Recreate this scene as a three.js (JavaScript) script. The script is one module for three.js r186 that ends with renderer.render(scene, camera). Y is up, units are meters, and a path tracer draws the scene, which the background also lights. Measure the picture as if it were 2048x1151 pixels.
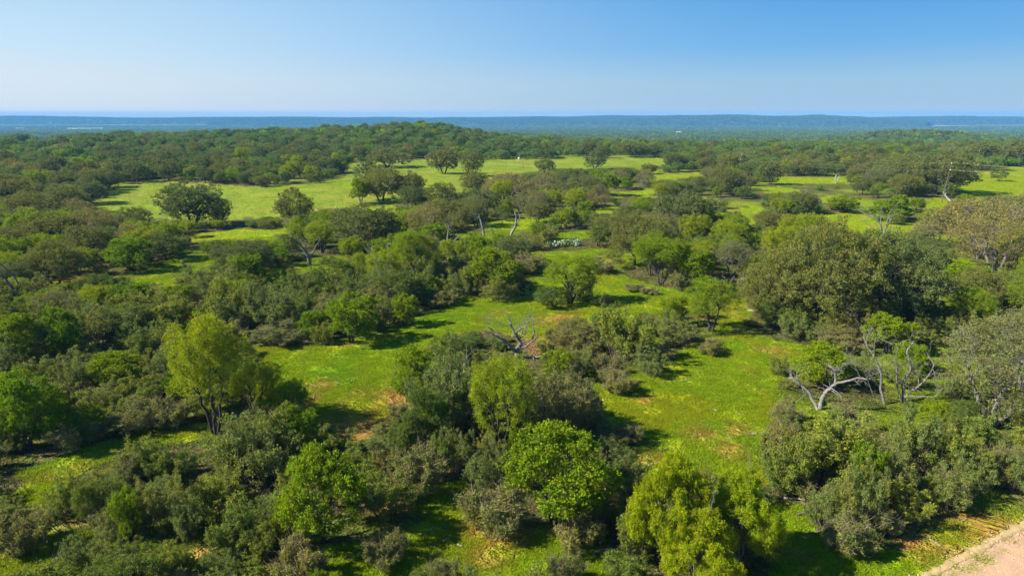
import * as THREE from 'three';
import { mergeGeometries } from 'three/addons/utils/BufferGeometryUtils.js';
import { ImprovedNoise } from 'three/addons/math/ImprovedNoise.js';

/* ------------------------------------------------------------------ camera, sky, sun, exposure */
const EYE = 20, PITCH = THREE.MathUtils.degToRad(14.34), FOV = 46;
const scene = new THREE.Scene();
const camera = new THREE.PerspectiveCamera(FOV, 2048 / 1151, 0.5, 40000);
camera.position.set(0, EYE, 0);
camera.rotation.set(-PITCH, 0, 0);
const renderer = new THREE.WebGLRenderer();
renderer.toneMapping = THREE.LinearToneMapping;
const EXPOSURE = 2.5;
renderer.toneMappingExposure = EXPOSURE;
renderer.shadowMap.enabled = true;

const SUN_EL = THREE.MathUtils.degToRad(37), SUN_AZ = THREE.MathUtils.degToRad(9);   // from the -x side, a little behind the camera
const SUN = new THREE.Vector3(-Math.cos(SUN_AZ) * Math.cos(SUN_EL), Math.sin(SUN_EL), Math.sin(SUN_AZ) * Math.cos(SUN_EL));
const sun = new THREE.DirectionalLight(new THREE.Color().setRGB(1, 0.93, 0.80), 5);
sun.position.copy(SUN).multiplyScalar(300).add(new THREE.Vector3(0, 0, -90));
sun.target.position.set(0, 0, -90);
sun.castShadow = true;
sun.shadow.mapSize.set(4096, 4096);
Object.assign(sun.shadow.camera, { left: -140, right: 140, top: 120, bottom: -120, near: 1, far: 700 });
sun.name = 'sun';
scene.add(sun, sun.target);

const lin = (r, g, b) => [r, g, b].map((v) => { v /= 255; return v <= 0.04045 ? v / 12.92 : ((v + 0.055) / 1.055) ** 2.4; });
{
  // clear air: pale at the horizon, blue above, whiter towards the sun
  const W = 1024, H = 512, data = new Float32Array(W * H * 4);
  const away = [[0, lin(184, 206, 222)], [0.8, lin(168, 200, 224)], [2.5, lin(160, 200, 228)], [5, lin(118, 182, 234)], [9, lin(84, 162, 228)], [20, lin(58, 124, 202)], [45, lin(42, 96, 176)], [90, lin(34, 80, 156)]];
  const toward = [[0, lin(232, 236, 238)], [0.8, lin(222, 234, 242)], [2.5, lin(220, 235, 245)], [5, lin(202, 231, 250)], [9, lin(178, 217, 248)], [20, lin(122, 180, 232)], [45, lin(72, 132, 204)], [90, lin(34, 80, 156)]];
  const ramp = (stops, e, out) => {
    let i = 0; while (i < stops.length - 2 && e > stops[i + 1][0]) i++;
    const t = THREE.MathUtils.clamp((e - stops[i][0]) / (stops[i + 1][0] - stops[i][0]), 0, 1);
    for (let c = 0; c < 3; c++) out[c] = stops[i][1][c] * (1 - t) + stops[i + 1][1][c] * t;
  };
  const a = [0, 0, 0], b = [0, 0, 0];
  for (let r = 0; r < H; r++) {
    const up = ((r + 0.5) / H - 0.5) * Math.PI, e = Math.max(0, THREE.MathUtils.radToDeg(up));
    ramp(away, e, a); ramp(toward, e, b);
    for (let c = 0; c < W; c++) {
      const ro = ((c + 0.5) / W - 0.5) * 2 * Math.PI;
      const cs = Math.cos(ro) * Math.cos(up) * SUN.x + Math.sin(up) * SUN.y + Math.sin(ro) * Math.cos(up) * SUN.z;
      const t = THREE.MathUtils.clamp((cs + 0.42) / 0.95, 0, 1), m = t * t * (3 - 2 * t);
      for (let k = 0; k < 3; k++) data[(r * W + c) * 4 + k] = (a[k] * (1 - m) + b[k] * m) / EXPOSURE;
      data[(r * W + c) * 4 + 3] = 1;
    }
  }
  const t = new THREE.DataTexture(data, W, H, THREE.RGBAFormat, THREE.FloatType);
  t.mapping = THREE.EquirectangularReflectionMapping; t.magFilter = THREE.LinearFilter; t.needsUpdate = true;
  scene.background = t; scene.environment = t;
}
scene.fog = new THREE.FogExp2(new THREE.Color().setRGB(0.13, 0.47, 0.95), 0.00013);

/* ------------------------------------------------------------------ helpers */
const V = (x, y, z) => new THREE.Vector3(x, y, z);
const clamp = THREE.MathUtils.clamp, lerp = THREE.MathUtils.lerp;
const sstep = (a, b, x) => { const t = clamp((x - a) / (b - a), 0, 1); return t * t * (3 - 2 * t); };
function rng(seed) { let s = seed | 0; return () => { s = (s + 0x6d2b79f5) | 0; let t = Math.imul(s ^ (s >>> 15), 1 | s); t = (t + Math.imul(t ^ (t >>> 7), 61 | t)) ^ t; return ((t ^ (t >>> 14)) >>> 0) / 4294967296; }; }
const perlin = new ImprovedNoise();
const n2 = (x, y, k = 0) => perlin.noise(x + 100.37, k * 7.13 + 0.31, y + 57.71);
const fbm = (x, y, o = 4, k = 0) => { let s = 0, a = 0.5, f = 1; for (let i = 0; i < o; i++) { s += a * n2(x * f, y * f, k + i); a *= 0.5; f *= 2.03; } return s; };
const curve = (pts, x) => { let i = 0; while (i < pts.length - 2 && x > pts[i + 1][0]) i++; const t = sstep(pts[i][0], pts[i + 1][0], x); return lerp(pts[i][1], pts[i + 1][1], t); };
const used = new Map();
const numbered = (n) => { const k = used.get(n) || 0; used.set(n, k + 1); return k ? n + '_' + String(k).padStart(3, '0') : n; };
const castAll = (o) => o.traverse((c) => { if (c.isMesh) { c.castShadow = true; c.receiveShadow = true; } });
function tag(o, label, category, group) { o.userData.label = label; o.userData.category = category; if (group) o.userData.group = group; return o; }
function structure(o, name) { o.name = name; o.userData.kind = 'structure'; castAll(o); scene.add(o); return o; }

/* ------------------------------------------------------------------ terrain */
const ridgeA = [[-900, -1.5], [-420, -1.5], [-362, -1], [-256, 2.2], [-150, 5.2], [-90, 7.6], [-58, 9.4], [-32, 4.6], [-8, 1], [40, 0], [90, 0]];
function ground(x, z) {
  const d = -z, r = Math.hypot(x, z);
  let h = 0.35 * n2(x / 31, z / 31, 1) * sstep(22, 50, r) + 0.9 * n2(x / 90, z / 90, 2) * sstep(60, 170, r);
  h += curve(ridgeA, x) * Math.exp(-(((d - 485) / (d < 485 ? 135 : 110)) ** 2));
  const lift = sstep(-60, 120, x);                                       // east of the ridge the land falls away sooner
  h -= sstep(lerp(520, 330, lift), lerp(820, 930, lift), d) * 25 + sstep(900, 3600, d) * 24;
  h += 21 * Math.exp(-(((x - 500) / 95) ** 2) - (((d - 860) / 130) ** 2));
  h += sstep(500, 1500, r) * (3.5 * n2(x / 420, z / 420, 4) + 1.5 * n2(x / 150, z / 150, 5));
  h += sstep(2500, 6000, r) * 9 * n2(x / 1500, z / 1500, 6);
  return h;
}
const FPX = 575.5 / Math.tan(THREE.MathUtils.degToRad(FOV / 2));
const FWD = V(0, -Math.sin(PITCH), -Math.cos(PITCH)), UPV = V(0, Math.cos(PITCH), -Math.sin(PITCH));
const rayOf = (px, py) => V(1, 0, 0).multiplyScalar((px - 1024) / FPX).addScaledVector(UPV, (575.5 - py) / FPX).add(FWD);
function at(px, py) {                                                     // where the line of sight meets the land
  const d = rayOf(px, py); let t = 12, p = 12;
  for (let i = 0; i < 4000; i++) {
    if (EYE + d.y * t < ground(d.x * t, d.z * t)) break;
    p = t; t *= 1.006; if (t > 14000) break;
  }
  for (let i = 0; i < 24; i++) { const m = (p + t) / 2; if (EYE + d.y * m < ground(d.x * m, d.z * m)) t = m; else p = m; }
  return V(d.x * t, ground(d.x * t, d.z * t), d.z * t);
}
const depthOf = (P) => P.x * FWD.x + (P.y - EYE) * FWD.y + P.z * FWD.z;
function heightTo(P, py) { const d = rayOf(1024, py), k = P.z / d.z; return EYE + d.y * k - P.y; }
const toPixel = (P) => { const k = depthOf(P); return [1024 + P.x / k * FPX, 575.5 - ((P.y - EYE) * UPV.y + P.z * UPV.z) / k * FPX, k]; };

/* open ground, outlined on the land */
const poly = (...pts) => { const w = pts.map(([a, b]) => at(a, b)); return { w, px: pts, x0: Math.min(...w.map((p) => p.x)), x1: Math.max(...w.map((p) => p.x)), z0: Math.min(...w.map((p) => p.z)), z1: Math.max(...w.map((p) => p.z)) }; };
function inside(P, x, z) {
  if (x < P.x0 || x > P.x1 || z < P.z0 || z > P.z1) return false;
  let c = false; const w = P.w;
  for (let i = 0, j = w.length - 1; i < w.length; j = i++) if ((w[i].z > z) !== (w[j].z > z) && x < (w[j].x - w[i].x) * (z - w[i].z) / (w[j].z - w[i].z) + w[i].x) c = !c;
  return c;
}
const meadows = [
  poly([180, 418], [235, 372], [300, 358], [400, 366], [520, 374], [640, 366], [690, 352], [700, 326], [830, 316], [1000, 319], [1100, 318], [1180, 312], [1250, 310], [1340, 318], [1330, 331], [1130, 336], [1010, 350], [960, 375], [880, 395], [830, 408], [720, 412], [640, 420], [560, 434], [430, 440], [330, 440], [240, 430]),
  poly([-40, 292], [60, 287], [110, 282], [125, 286], [95, 293], [40, 299], [-40, 302]),
];
const lawns = [
  poly([500, 690], [640, 695], [720, 690], [860, 622], [925, 588], [1055, 590], [1065, 555], [1075, 508], [1190, 497], [1262, 560], [1400, 590], [1390, 622], [1200, 625], [1110, 640], [1085, 690], [970, 660], [830, 690], [790, 770], [775, 850], [640, 850], [600, 790], [545, 760]),
  poly([1165, 770], [1190, 740], [1330, 742], [1375, 690], [1480, 662], [1560, 685], [1710, 702], [1690, 725], [1570, 745], [1545, 800], [1520, 900], [1545, 965], [1270, 935], [1235, 850], [1200, 812]),
  poly([800, 990], [960, 950], [985, 985], [925, 1010], [1000, 1062], [1085, 1055], [1200, 1095], [1265, 1105], [1285, 1175], [640, 1175], [620, 1095], [760, 1085], [860, 1042]),
  poly([1545, 1000], [1640, 1015], [1700, 1085], [1810, 1100], [1900, 1045], [2100, 1020], [2200, 1200], [1545, 1200]),
  poly([-60, 1105], [150, 1088], [165, 1130], [110, 1175], [-60, 1175]),
  poly([30, 1005], [35, 955], [110, 928], [200, 888], [300, 853], [420, 843], [425, 880], [330, 886], [250, 908], [150, 965], [100, 1012]),
  poly([70, 563], [150, 556], [300, 549], [440, 551], [440, 570], [300, 568], [140, 574]),
  poly([368, 645], [425, 612], [425, 660], [368, 668]),
  poly([960, 452], [1040, 440], [1065, 454], [980, 464]),
  poly([700, 418], [790, 410], [800, 432], [700, 436]),
  poly([375, 470], [470, 458], [560, 462], [560, 482], [390, 482]),
  poly([1620, 432], [1730, 416], [1840, 445], [1810, 472], [1640, 455]),
  poly([1855, 512], [1950, 520], [1935, 546], [1860, 534]),
  poly([1905, 372], [1960, 345], [2100, 325], [2100, 392], [1930, 392]),
  poly([1540, 352], [1700, 357], [1700, 366], [1550, 366]),
  poly([1280, 352], [1400, 344], [1420, 352], [1300, 362]),
  poly([1840, 405], [1890, 395], [1910, 412], [1850, 418]),
  poly([1230, 386], [1300, 376], [1330, 384], [1260, 395]), poly([1480, 373], [1560, 372], [1620, 381], [1540, 388]), poly([1330, 402], [1400, 392], [1425, 400], [1350, 410]), poly([1100, 470], [1180, 460], [1205, 474], [1120, 484]), poly([1620, 396], [1680, 388], [1705, 398], [1640, 406]), poly([1180, 420], [1240, 412], [1255, 421], [1195, 430]), poly([1450, 420], [1520, 412], [1540, 422], [1470, 432]), poly([880, 470], [930, 464], [945, 474], [890, 482]), poly([560, 545], [640, 536], [650, 548], [570, 556]),
  poly([1440, 590], [1500, 600], [1490, 650], [1420, 665]),
];
const soilSpots = [[790, 790, 40], [700, 850, 60], [735, 838, 35], [1090, 690, 45], [1120, 640, 40], [1250, 880, 24], [1290, 925, 40], [1465, 900, 28], [1475, 860, 24], [1400, 865, 26], [1360, 960, 40], [1015, 1078, 40], [975, 1115, 36], [950, 1060, 22], [400, 632, 40], [130, 568, 60], [430, 560, 30], [1240, 1000, 20], [620, 800, 20], [1545, 700, 26], [1840, 1090, 40], [1960, 1060, 50], [1990, 1045, 40], [1600, 1110, 22], [1900, 1100, 22], [400, 1110, 26], [1130, 800, 20], [640, 770, 24], [1180, 660, 30], [1290, 800, 18]].map(([a, b, r]) => { const p = at(a, b); return [p.x, p.z, 1.45 * r * depthOf(p) / FPX]; });
const fields = [   // pale openings in the far valley
  poly([1268, 269], [1275, 265], [1335, 266], [1330, 268.5]), poly([1235, 247], [1240, 244.6], [1275, 244.6], [1270, 247]), poly([1488, 248.5], [1492, 246.6], [1515, 246.8], [1512, 248.5]),
  poly([1740, 252.3], [1742, 250.3], [1935, 250.5], [1930, 252.3]), poly([1925, 262], [1930, 259.6], [1985, 260], [1980, 262]), poly([20, 258], [25, 255.4], [100, 255.4], [95, 257]), poly([130, 259], [135, 256], [215, 255.5], [210, 258.5]),
  poly([1395, 292], [1400, 288.5], [1436, 289], [1434, 291.5]), poly([1430, 283.5], [1434, 281.6], [1456, 281.8], [1452, 283.5]), poly([760, 253], [765, 251.4], [830, 251.4], [825, 253]),
];
const isMeadow = (x, z) => meadows.some((p) => inside(p, x, z)), isLawn = (x, z) => lawns.some((p) => inside(p, x, z));
const isField = (x, z) => fields.some((p) => inside(p, x, z));

/* ------------------------------------------------------------------ textures */
function noiseTexture(size, f, srgb) {
  const d = new Uint8Array(size * size * 4);
  for (let y = 0; y < size; y++) for (let x = 0; x < size; x++) { const c = f(x / size, y / size, x, y), i = (y * size + x) * 4; for (let k = 0; k < 3; k++) d[i + k] = clamp(c[k], 0, 1) * 255; d[i + 3] = 255; }
  const t = new THREE.DataTexture(d, size, size);
  t.wrapS = t.wrapT = THREE.RepeatWrapping; t.magFilter = THREE.LinearFilter; t.minFilter = THREE.LinearMipmapLinearFilter; t.generateMipmaps = true;
  if (srgb) t.colorSpace = THREE.SRGBColorSpace;
  t.needsUpdate = true; return t;
}
const tileN = (u, v, f, k) => {   // noise that repeats every unit
  const a = u * 2 * Math.PI, b = v * 2 * Math.PI, R = f / (2 * Math.PI);
  return perlin.noise(Math.cos(a) * R + 9 + k, Math.sin(a) * R + Math.cos(b) * R * 1.3 + 5, Math.sin(b) * R * 1.3 + 3 + k);
};
const speck = rng(77);
const hum = new Float32Array(512 * 512);
for (let y = 0; y < 512; y++) for (let x = 0; x < 512; x++) { const u = x / 512, v = y / 512; hum[y * 512 + x] = 0.5 * tileN(u, v, 11, 4) + 0.6 * tileN(u, v, 26, 1) + 0.4 * tileN(u, v, 60, 2) + 0.3 * tileN(u, v, 120, 3); }
const turfMap = noiseTexture(512, (u, v, x, y) => { const h = hum[y * 512 + x], s = speck(), b = 0.74 + 0.55 * h + (s - 0.5) * 0.18; return [b + 0.24 * tileN(u, v, 14, 5) + 0.14 * tileN(u, v, 34, 15), b, b - 0.05 + 0.10 * tileN(u, v, 40, 7)]; });
const turfBump = noiseTexture(512, (u, v, x, y) => { const h = 0.5 + 0.7 * hum[y * 512 + x]; return [h, h, h]; });
const barkMap = noiseTexture(128, (u, v) => { const b = 0.74 + 0.75 * tileN(u, v, 24, 9) + 0.5 * tileN(u, v, 60, 8); return [b, b, b]; });
const dirtMap = noiseTexture(512, (u, v) => { const s = speck(), b = 0.82 + 0.14 * tileN(u, v, 12, 11) + 0.12 * tileN(u, v, 70, 12) + (s > 0.985 ? -0.22 : 0) + (s - 0.5) * 0.12; return [b, b * 0.99, b * 0.97]; });

/* ------------------------------------------------------------------ the land */
const C = { grass: [0.208, 0.282, 0.006], lush: [0.158, 0.278, 0.007], yellow: [0.258, 0.272, 0.008], soil: [0.285, 0.138, 0.042], litter: [0.125, 0.105, 0.045], under: [0.095, 0.115, 0.022], meadow: [0.190, 0.262, 0.020], meadowY: [0.235, 0.258, 0.030], wood: [0.055, 0.088, 0.022], field: [0.34, 0.36, 0.17] };
const mix3 = (a, b, t) => [a[0] + (b[0] - a[0]) * t, a[1] + (b[1] - a[1]) * t, a[2] + (b[2] - a[2]) * t];
const jx = (x, z, k) => x + k * n2(x / 2.2, z / 2.2, 31) , jz = (x, z, k) => z + k * n2(x / 2.2, z / 2.2, 37);
function cover(x, z) {   // [colour, how much grass grows]
  const r = Math.hypot(x, z), wob = Math.min(2.2, r / 45), X = x + wob * fbm(x / 4, z / 4, 2, 31) * 1.6, Z = z + wob * fbm(x / 4, z / 4, 2, 37) * 1.6;
  let c, g;
  if (r < 700 && isMeadow(X, Z)) { c = mix3(C.meadow, C.meadowY, sstep(-0.12, 0.4, fbm(x / 24, z / 15, 4, 3))); c = mix3(c, C.grass, sstep(0.12, 0.35, fbm(x / 40, z / 30, 3, 9)) * 0.6); c = mix3(c, [0.24, 0.225, 0.055], sstep(0.10, 0.42, fbm(x / 17, z / 12, 4, 35)) * 0.55); const v = 1 + 0.8 * fbm(x / 4.5, z / 7, 4, 33); c = [c[0] * v, c[1] * (0.4 + 0.6 * v), c[2] * v]; return [c, 1]; }
  const soil = (s, lo, hi) => { for (const [a, b, k] of soilSpots) { const q = Math.hypot(x - a, z - b) / k; if (q < 1.6) s = Math.max(s, sstep(hi, lo, q + 0.95 * fbm(x / 1.1, z / 1.1, 4, 19))); } return s; };
  if (r < 420 && isLawn(X, Z)) {
    c = mix3(C.grass, C.yellow, sstep(-0.02, 0.30, fbm(x / 7, z / 7, 4, 11)) * 0.8);
    c = mix3(c, C.lush, sstep(0.08, 0.30, fbm(x / 5, z / 5, 3, 14)) * 0.7);
    const s = soil(sstep(0.12, 0.38, fbm(x / 4, z / 4, 5, 17)) * 0.45, 0.1, 1.5);
    c = mix3(c, C.soil, s * (0.66 + 0.7 * fbm(x / 0.6, z / 0.6, 3, 29))); g = 1 - s * 0.85;
  } else if (isField(x, z)) { c = C.field; g = 0; }
  else {
    c = mix3(C.under, C.litter, sstep(-0.2, 0.25, fbm(x / 4, z / 4, 3, 21)));
    const open = Math.max(sstep(0.02, 0.24, fbm(x / 13, z / 13, 3, 23)), sstep(0.30, 0.45, fbm(x / 260, z / 420, 4, 44)) * 0.8);
    c = mix3(c, C.grass, open * 0.85); g = 0.25 + open * 0.6;
    const s = soil(sstep(0.20, 0.4, fbm(x / 6, z / 6, 3, 26)) * 0.5, 0.3, 1.2);
    c = mix3(c, C.soil, s * 0.8); g *= 1 - s;
  }
  return [c, g];
}
{
  const NR = 600, NA = 560, pos = new Float32Array((NR + 1) * (NA + 1) * 3), col = new Float32Array(pos.length), uv = new Float32Array((NR + 1) * (NA + 1) * 2), idx = new Uint32Array(NR * NA * 6);
  let k = 0;
  for (let i = 0; i <= NR; i++) {
    const r = i < 12 ? i * 1.2 : i < 430 ? 14.4 * Math.pow(140 / 14.4, (i - 12) / 418) : 140 * Math.pow(6000 / 140, (i - 430) / (NR - 430));
    for (let j = 0; j <= NA; j++, k++) {
      const a = (j / NA - 0.5) * 2.35, x = Math.sin(a) * r, z = -Math.cos(a) * r, c = cover(x, z)[0];
      pos.set([x, ground(x, z), z], k * 3); col.set(c, k * 3); uv.set([x / 9.3, z / 9.3], k * 2);
    }
  }
  k = 0;
  for (let i = 0; i < NR; i++) for (let j = 0; j < NA; j++) { const a = i * (NA + 1) + j, b = a + NA + 1; idx.set([a, a + 1, b, a + 1, b + 1, b], k); k += 6; }
  const g = new THREE.BufferGeometry();
  g.setAttribute('position', new THREE.BufferAttribute(pos, 3)); g.setAttribute('color', new THREE.BufferAttribute(col, 3)); g.setAttribute('uv', new THREE.BufferAttribute(uv, 2)); g.setIndex(new THREE.BufferAttribute(idx, 1)); g.computeVertexNormals();
  const m = new THREE.MeshPhysicalMaterial({ specularIntensity: 0.05, vertexColors: true, map: turfMap, bumpMap: turfBump, bumpScale: 0.3, roughness: 1, name: 'turf and red soil' });
  m.color.setRGB(1.25, 1.25, 1.25);
  structure(new THREE.Mesh(g, m), 'ground');
}
/* hills on the skyline: ridges with depth of their own, standing on the plain */
const hillSpots = [];
function hills(name, d0, depth, line, px0, px1, colour, seed) {
  const N = 260, M = 26, pos = [], col = [], idx = [];
  for (let i = 0; i <= N; i++) {
    const px = lerp(px0, px1, i / N), u = (px - 1024) / FPX * 1.0, top = (229 - (229.8 + Math.max(0, curve(line, px) - 228.8) * 0.62)) / FPX;
    for (let j = 0; j <= M; j++) {
      const d = d0 + depth * (j / M), x = u * d, prof = Math.sin(Math.PI * Math.min(1, Math.max(0, j / M))) ** 0.8;
      const crest = EYE + top * (d0 + depth * 0.5) / Math.cos(PITCH) * 0.985, base = ground(x, -d) - 6;
      const spur = 1 + 0.20 * fbm(x / 700, d / 500, 4, seed) * (1 - prof * 0.75);
      pos.push(x, Math.max(base, Math.min(crest - 2.5, base + (crest - 2.5 - base) * prof * spur) + 2.5 * n2(x / 120, d / 160, seed) + 6 * n2(x / 430, d / 900, seed + 5) * prof), -d);
      const t = sstep(-0.3, 0.3, fbm(x / 210, d / 90, 3, seed + 2)); col.push(...mix3(colour, [0.062, 0.080, 0.032], t));
    }
  }
  for (let i = 0; i < N; i++) for (let j = 0; j < M; j++) { const a = i * (M + 1) + j, b = a + M + 1; idx.push(a, b, a + 1, a + 1, b, b + 1); }
  const HR = rng(seed), step = Math.max(1, Math.round((px1 - px0) / 2.2));
  for (let k = 0; k < step * 16; k++) { const i = HR() * N, j = HR() * M * 0.6, i0 = Math.floor(i), j0 = Math.floor(j), a = (i0 * (M + 1) + j0) * 3, b = a + (M + 1) * 3, fi = i - i0, fj = j - j0, f = (q) => lerp(lerp(pos[a + q], pos[b + q], fi), lerp(pos[a + 3 + q], pos[b + 3 + q], fi), fj); hillSpots.push([f(0), f(2), 0.95 + 0.3 * HR(), f(1)]); }
  const g = new THREE.BufferGeometry();
  g.setAttribute('position', new THREE.Float32BufferAttribute(pos, 3)); g.setAttribute('color', new THREE.Float32BufferAttribute(col, 3)); g.setIndex(idx); g.computeVertexNormals();
  structure(new THREE.Mesh(g, new THREE.MeshStandardMaterial({ vertexColors: true, roughness: 1, name: 'wooded hills', side: THREE.DoubleSide })), name);
}
hills('far_hills', 4900, 1000, [[-300, 234], [0, 233], [60, 232], [200, 234.5], [300, 236.5], [480, 236], [590, 234.5], [700, 236.5], [850, 237], [900, 235.5], [1000, 235], [1085, 232.2], [1130, 233.4], [1200, 231], [1290, 231], [1500, 232], [1640, 231], [1680, 231.3], [1725, 234.5], [1850, 233.6], [1905, 234], [2048, 234], [2350, 234]], -300, 2350, [0.050, 0.072, 0.030], 50);
hills('mesa_hills', 4300, 900, [[1190, 246], [1270, 236], [1300, 231.5], [1345, 230], [1400, 230.6], [1455, 229.3], [1500, 230.4], [1580, 231], [1600, 229.2], [1620, 228.8], [1640, 231], [1680, 234], [1730, 237], [1790, 240], [1830, 243]], 1190, 1830, [0.045, 0.068, 0.028], 60);
hills('low_hills', 4800, 700, [[1780, 242], [1860, 236], [1885, 233], [1905, 232.4], [1925, 233], [1950, 235.2], [2000, 235.6], [2080, 236], [2200, 242]], 1780, 2200, [0.048, 0.070, 0.030], 66);
hills('west_hills', 4500, 900, [[430, 243], [500, 239.5], [590, 238], [690, 238.6], [790, 240], [900, 238.4], [980, 238], [1060, 238.6], [1160, 239.5], [1230, 243]], 430, 1230, [0.048, 0.070, 0.030], 71);

/* the dirt road and the low ridge of graded soil along its edge */
const E1 = at(1858, 1151), E2 = at(2048, 1050), roadDir = E2.clone().sub(E1).setY(0).normalize(), roadOut = V(-roadDir.z, 0, roadDir.x);
if (roadOut.x < 0) roadOut.negate();
function ribbon(name, off, lift, colour, map, from, to, step, jag) {
  const pos = [], uv = [], col = [], idx = [], rows = Math.round((to - from) / step), R = rng(5);
  for (let i = 0; i <= rows; i++) for (let j = 0; j < off.length; j++) {
    const s = from + i * step, w = off[j] + (j === 0 || j === off.length - 1 ? jag : jag * 0.5) * fbm(s / 0.9, j, 3, 3);
    const p = E1.clone().addScaledVector(roadDir, s).addScaledVector(roadOut, w);
    pos.push(p.x, ground(p.x, p.z) + lift[j] + (jag > 0.3 ? 0.07 * fbm(s / 0.35, j * 3, 3, 7) : 0.02 * fbm(s / 1.5, w / 0.8, 3, 9)), p.z); uv.push(s / 6, w / 6);
    col.push(...mix3(colour[j], C.grass, clamp(sstep(0.05, 0.35, fbm(s / 0.8, w * 2, 3, 13)) * (jag > 0.2 ? 0.22 : 0.12), 0, 1)));
  }
  const n = off.length;
  for (let i = 0; i < rows; i++) for (let j = 0; j < n - 1; j++) { const a = i * n + j, b = a + n; idx.push(a, b, a + 1, a + 1, b, b + 1); }
  const g = new THREE.BufferGeometry();
  g.setAttribute('position', new THREE.Float32BufferAttribute(pos, 3)); g.setAttribute('uv', new THREE.Float32BufferAttribute(uv, 2)); g.setAttribute('color', new THREE.Float32BufferAttribute(col, 3)); g.setIndex(idx); g.computeVertexNormals();
  const ny = g.attributes.normal.getY(0); if (ny < 0) { g.index.array.reverse(); g.computeVertexNormals(); }
  structure(new THREE.Mesh(g, new THREE.MeshStandardMaterial({ vertexColors: true, map, bumpMap: map, bumpScale: 0.02, roughness: 0.95, name: name + ' soil' })), name);
}
const RS = [0.48, 0.305, 0.185], BS = [0.44, 0.31, 0.145], BG = [0.30, 0.215, 0.085];
ribbon('road', [0.22, 0.6, 1.4, 2.2, 3, 4, 5, 6, 7], [0.015, 0.02, 0.03, 0.045, 0.05, 0.05, 0.04, 0.03, 0.02], Array(9).fill(RS), dirtMap, -40, 70, 0.25, 0.25);
ribbon('road_verge', [-0.30, -0.16, -0.05, 0.08, 0.2, 0.36], [-0.02, 0.015, 0.035, 0.04, 0.02, -0.02], [BG, BS, BS, BS, BG, BG], dirtMap, -40, 70, 0.08, 0.55);

{
  const R = rng(808), g = new THREE.IcosahedronGeometry(1, 0), n = 2600, im = new THREE.InstancedMesh(g, new THREE.MeshStandardMaterial({ roughness: 0.9, flatShading: true, name: 'gravel' }), n), o = new THREE.Object3D(), c = new THREE.Color();
  for (let i = 0; i < n; i++) { const s = -8 + 26 * R(), w = -0.5 + (R() < 0.45 ? 0.9 * R() : 5 * R()), p = E1.clone().addScaledVector(roadDir, s).addScaledVector(roadOut, w), k = 0.012 + 0.03 * R() ** 3; o.position.set(p.x, ground(p.x, p.z) + 0.03, p.z); o.rotation.set(R() * 6, R() * 6, R() * 6); o.scale.set(k, k * 0.6, k * 1.2); o.updateMatrix(); im.setMatrixAt(i, o.matrix); const b = 0.7 + 0.6 * R(); c.setRGB(0.48 * b, 0.33 * b, 0.22 * b); im.setColorAt(i, c); }
  im.name = 'gravel'; im.userData = { kind: 'stuff', label: 'loose gravel on the dirt road and its verge', category: 'gravel' }; im.castShadow = im.receiveShadow = true; scene.add(im);
}
/* ------------------------------------------------------------------ plant building */
class Soup {
  constructor() { this.p = []; this.c = []; this.i = []; }
  leaf(px, py, pz, ax, ay, az, bx, by, bz, len, wid, c, fold) {         // a folded diamond: axis a, side b
    const nx = ay * bz - az * by, ny = az * bx - ax * bz, nz = ax * by - ay * bx, h = len / 2, w = wid / 2, f = fold * wid, k = this.p.length / 3;
    this.p.push(px - ax * h, py - ay * h, pz - az * h, px + bx * w + nx * f, py + by * w + ny * f, pz + bz * w + nz * f, px + ax * h, py + ay * h, pz + az * h, px - bx * w + nx * f, py - by * w + ny * f, pz - bz * w + nz * f);
    for (let q = 0; q < 4; q++) this.c.push(c[0], c[1], c[2]);
    this.i.push(k, k + 1, k + 2, k, k + 2, k + 3);
  }
  tube(pts, r0, r1, sides, c, R) {
    const k0 = this.p.length / 3, n = pts.length, t = V(0, 0, 0), a = V(0, 0, 0), b = V(0, 0, 0);
    for (let i = 0; i < n; i++) {
      t.subVectors(pts[Math.min(n - 1, i + 1)], pts[Math.max(0, i - 1)]).normalize();
      if (i === 0) { a.set(Math.abs(t.y) > 0.9 ? 1 : 0, Math.abs(t.y) > 0.9 ? 0 : 1, 0.1); }
      b.crossVectors(t, a).normalize(); a.crossVectors(b, t).normalize();
      const r = lerp(r0, r1, i / (n - 1)), v = R ? 0.85 + 0.3 * R() : 1;
      for (let s = 0; s < sides; s++) { const w = s / sides * Math.PI * 2, cs = Math.cos(w) * r, sn = Math.sin(w) * r; this.p.push(pts[i].x + a.x * cs + b.x * sn, pts[i].y + a.y * cs + b.y * sn, pts[i].z + a.z * cs + b.z * sn); this.c.push(c[0] * v, c[1] * v, c[2] * v); }
    }
    for (let i = 0; i < n - 1; i++) for (let s = 0; s < sides; s++) { const u = k0 + i * sides + s, w = k0 + i * sides + (s + 1) % sides; this.i.push(u, w, u + sides, w, w + sides, u + sides); }
    if (r1 > 0.02) { const e = k0 + (n - 1) * sides; for (let s = 1; s < sides - 1; s++) this.i.push(e, e + s, e + s + 1); }
  }
  build(uv) {
    const g = new THREE.BufferGeometry();
    g.setAttribute('position', new THREE.Float32BufferAttribute(this.p, 3)); g.setAttribute('color', new THREE.Float32BufferAttribute(this.c, 3)); g.setIndex(this.i);
    if (uv) { const n = this.p.length / 3, a = new Float32Array(n * 2); for (let i = 0; i < n; i++) { a[i * 2] = (this.p[i * 3] + this.p[i * 3 + 2]) * 1.2; a[i * 2 + 1] = this.p[i * 3 + 1] * 0.6; } g.setAttribute('uv', new THREE.BufferAttribute(a, 2)); g.computeVertexNormals(); }
    return g;
  }
}
const gauss = (R) => (R() + R() + R() + R() - 2) * 0.87;
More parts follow.
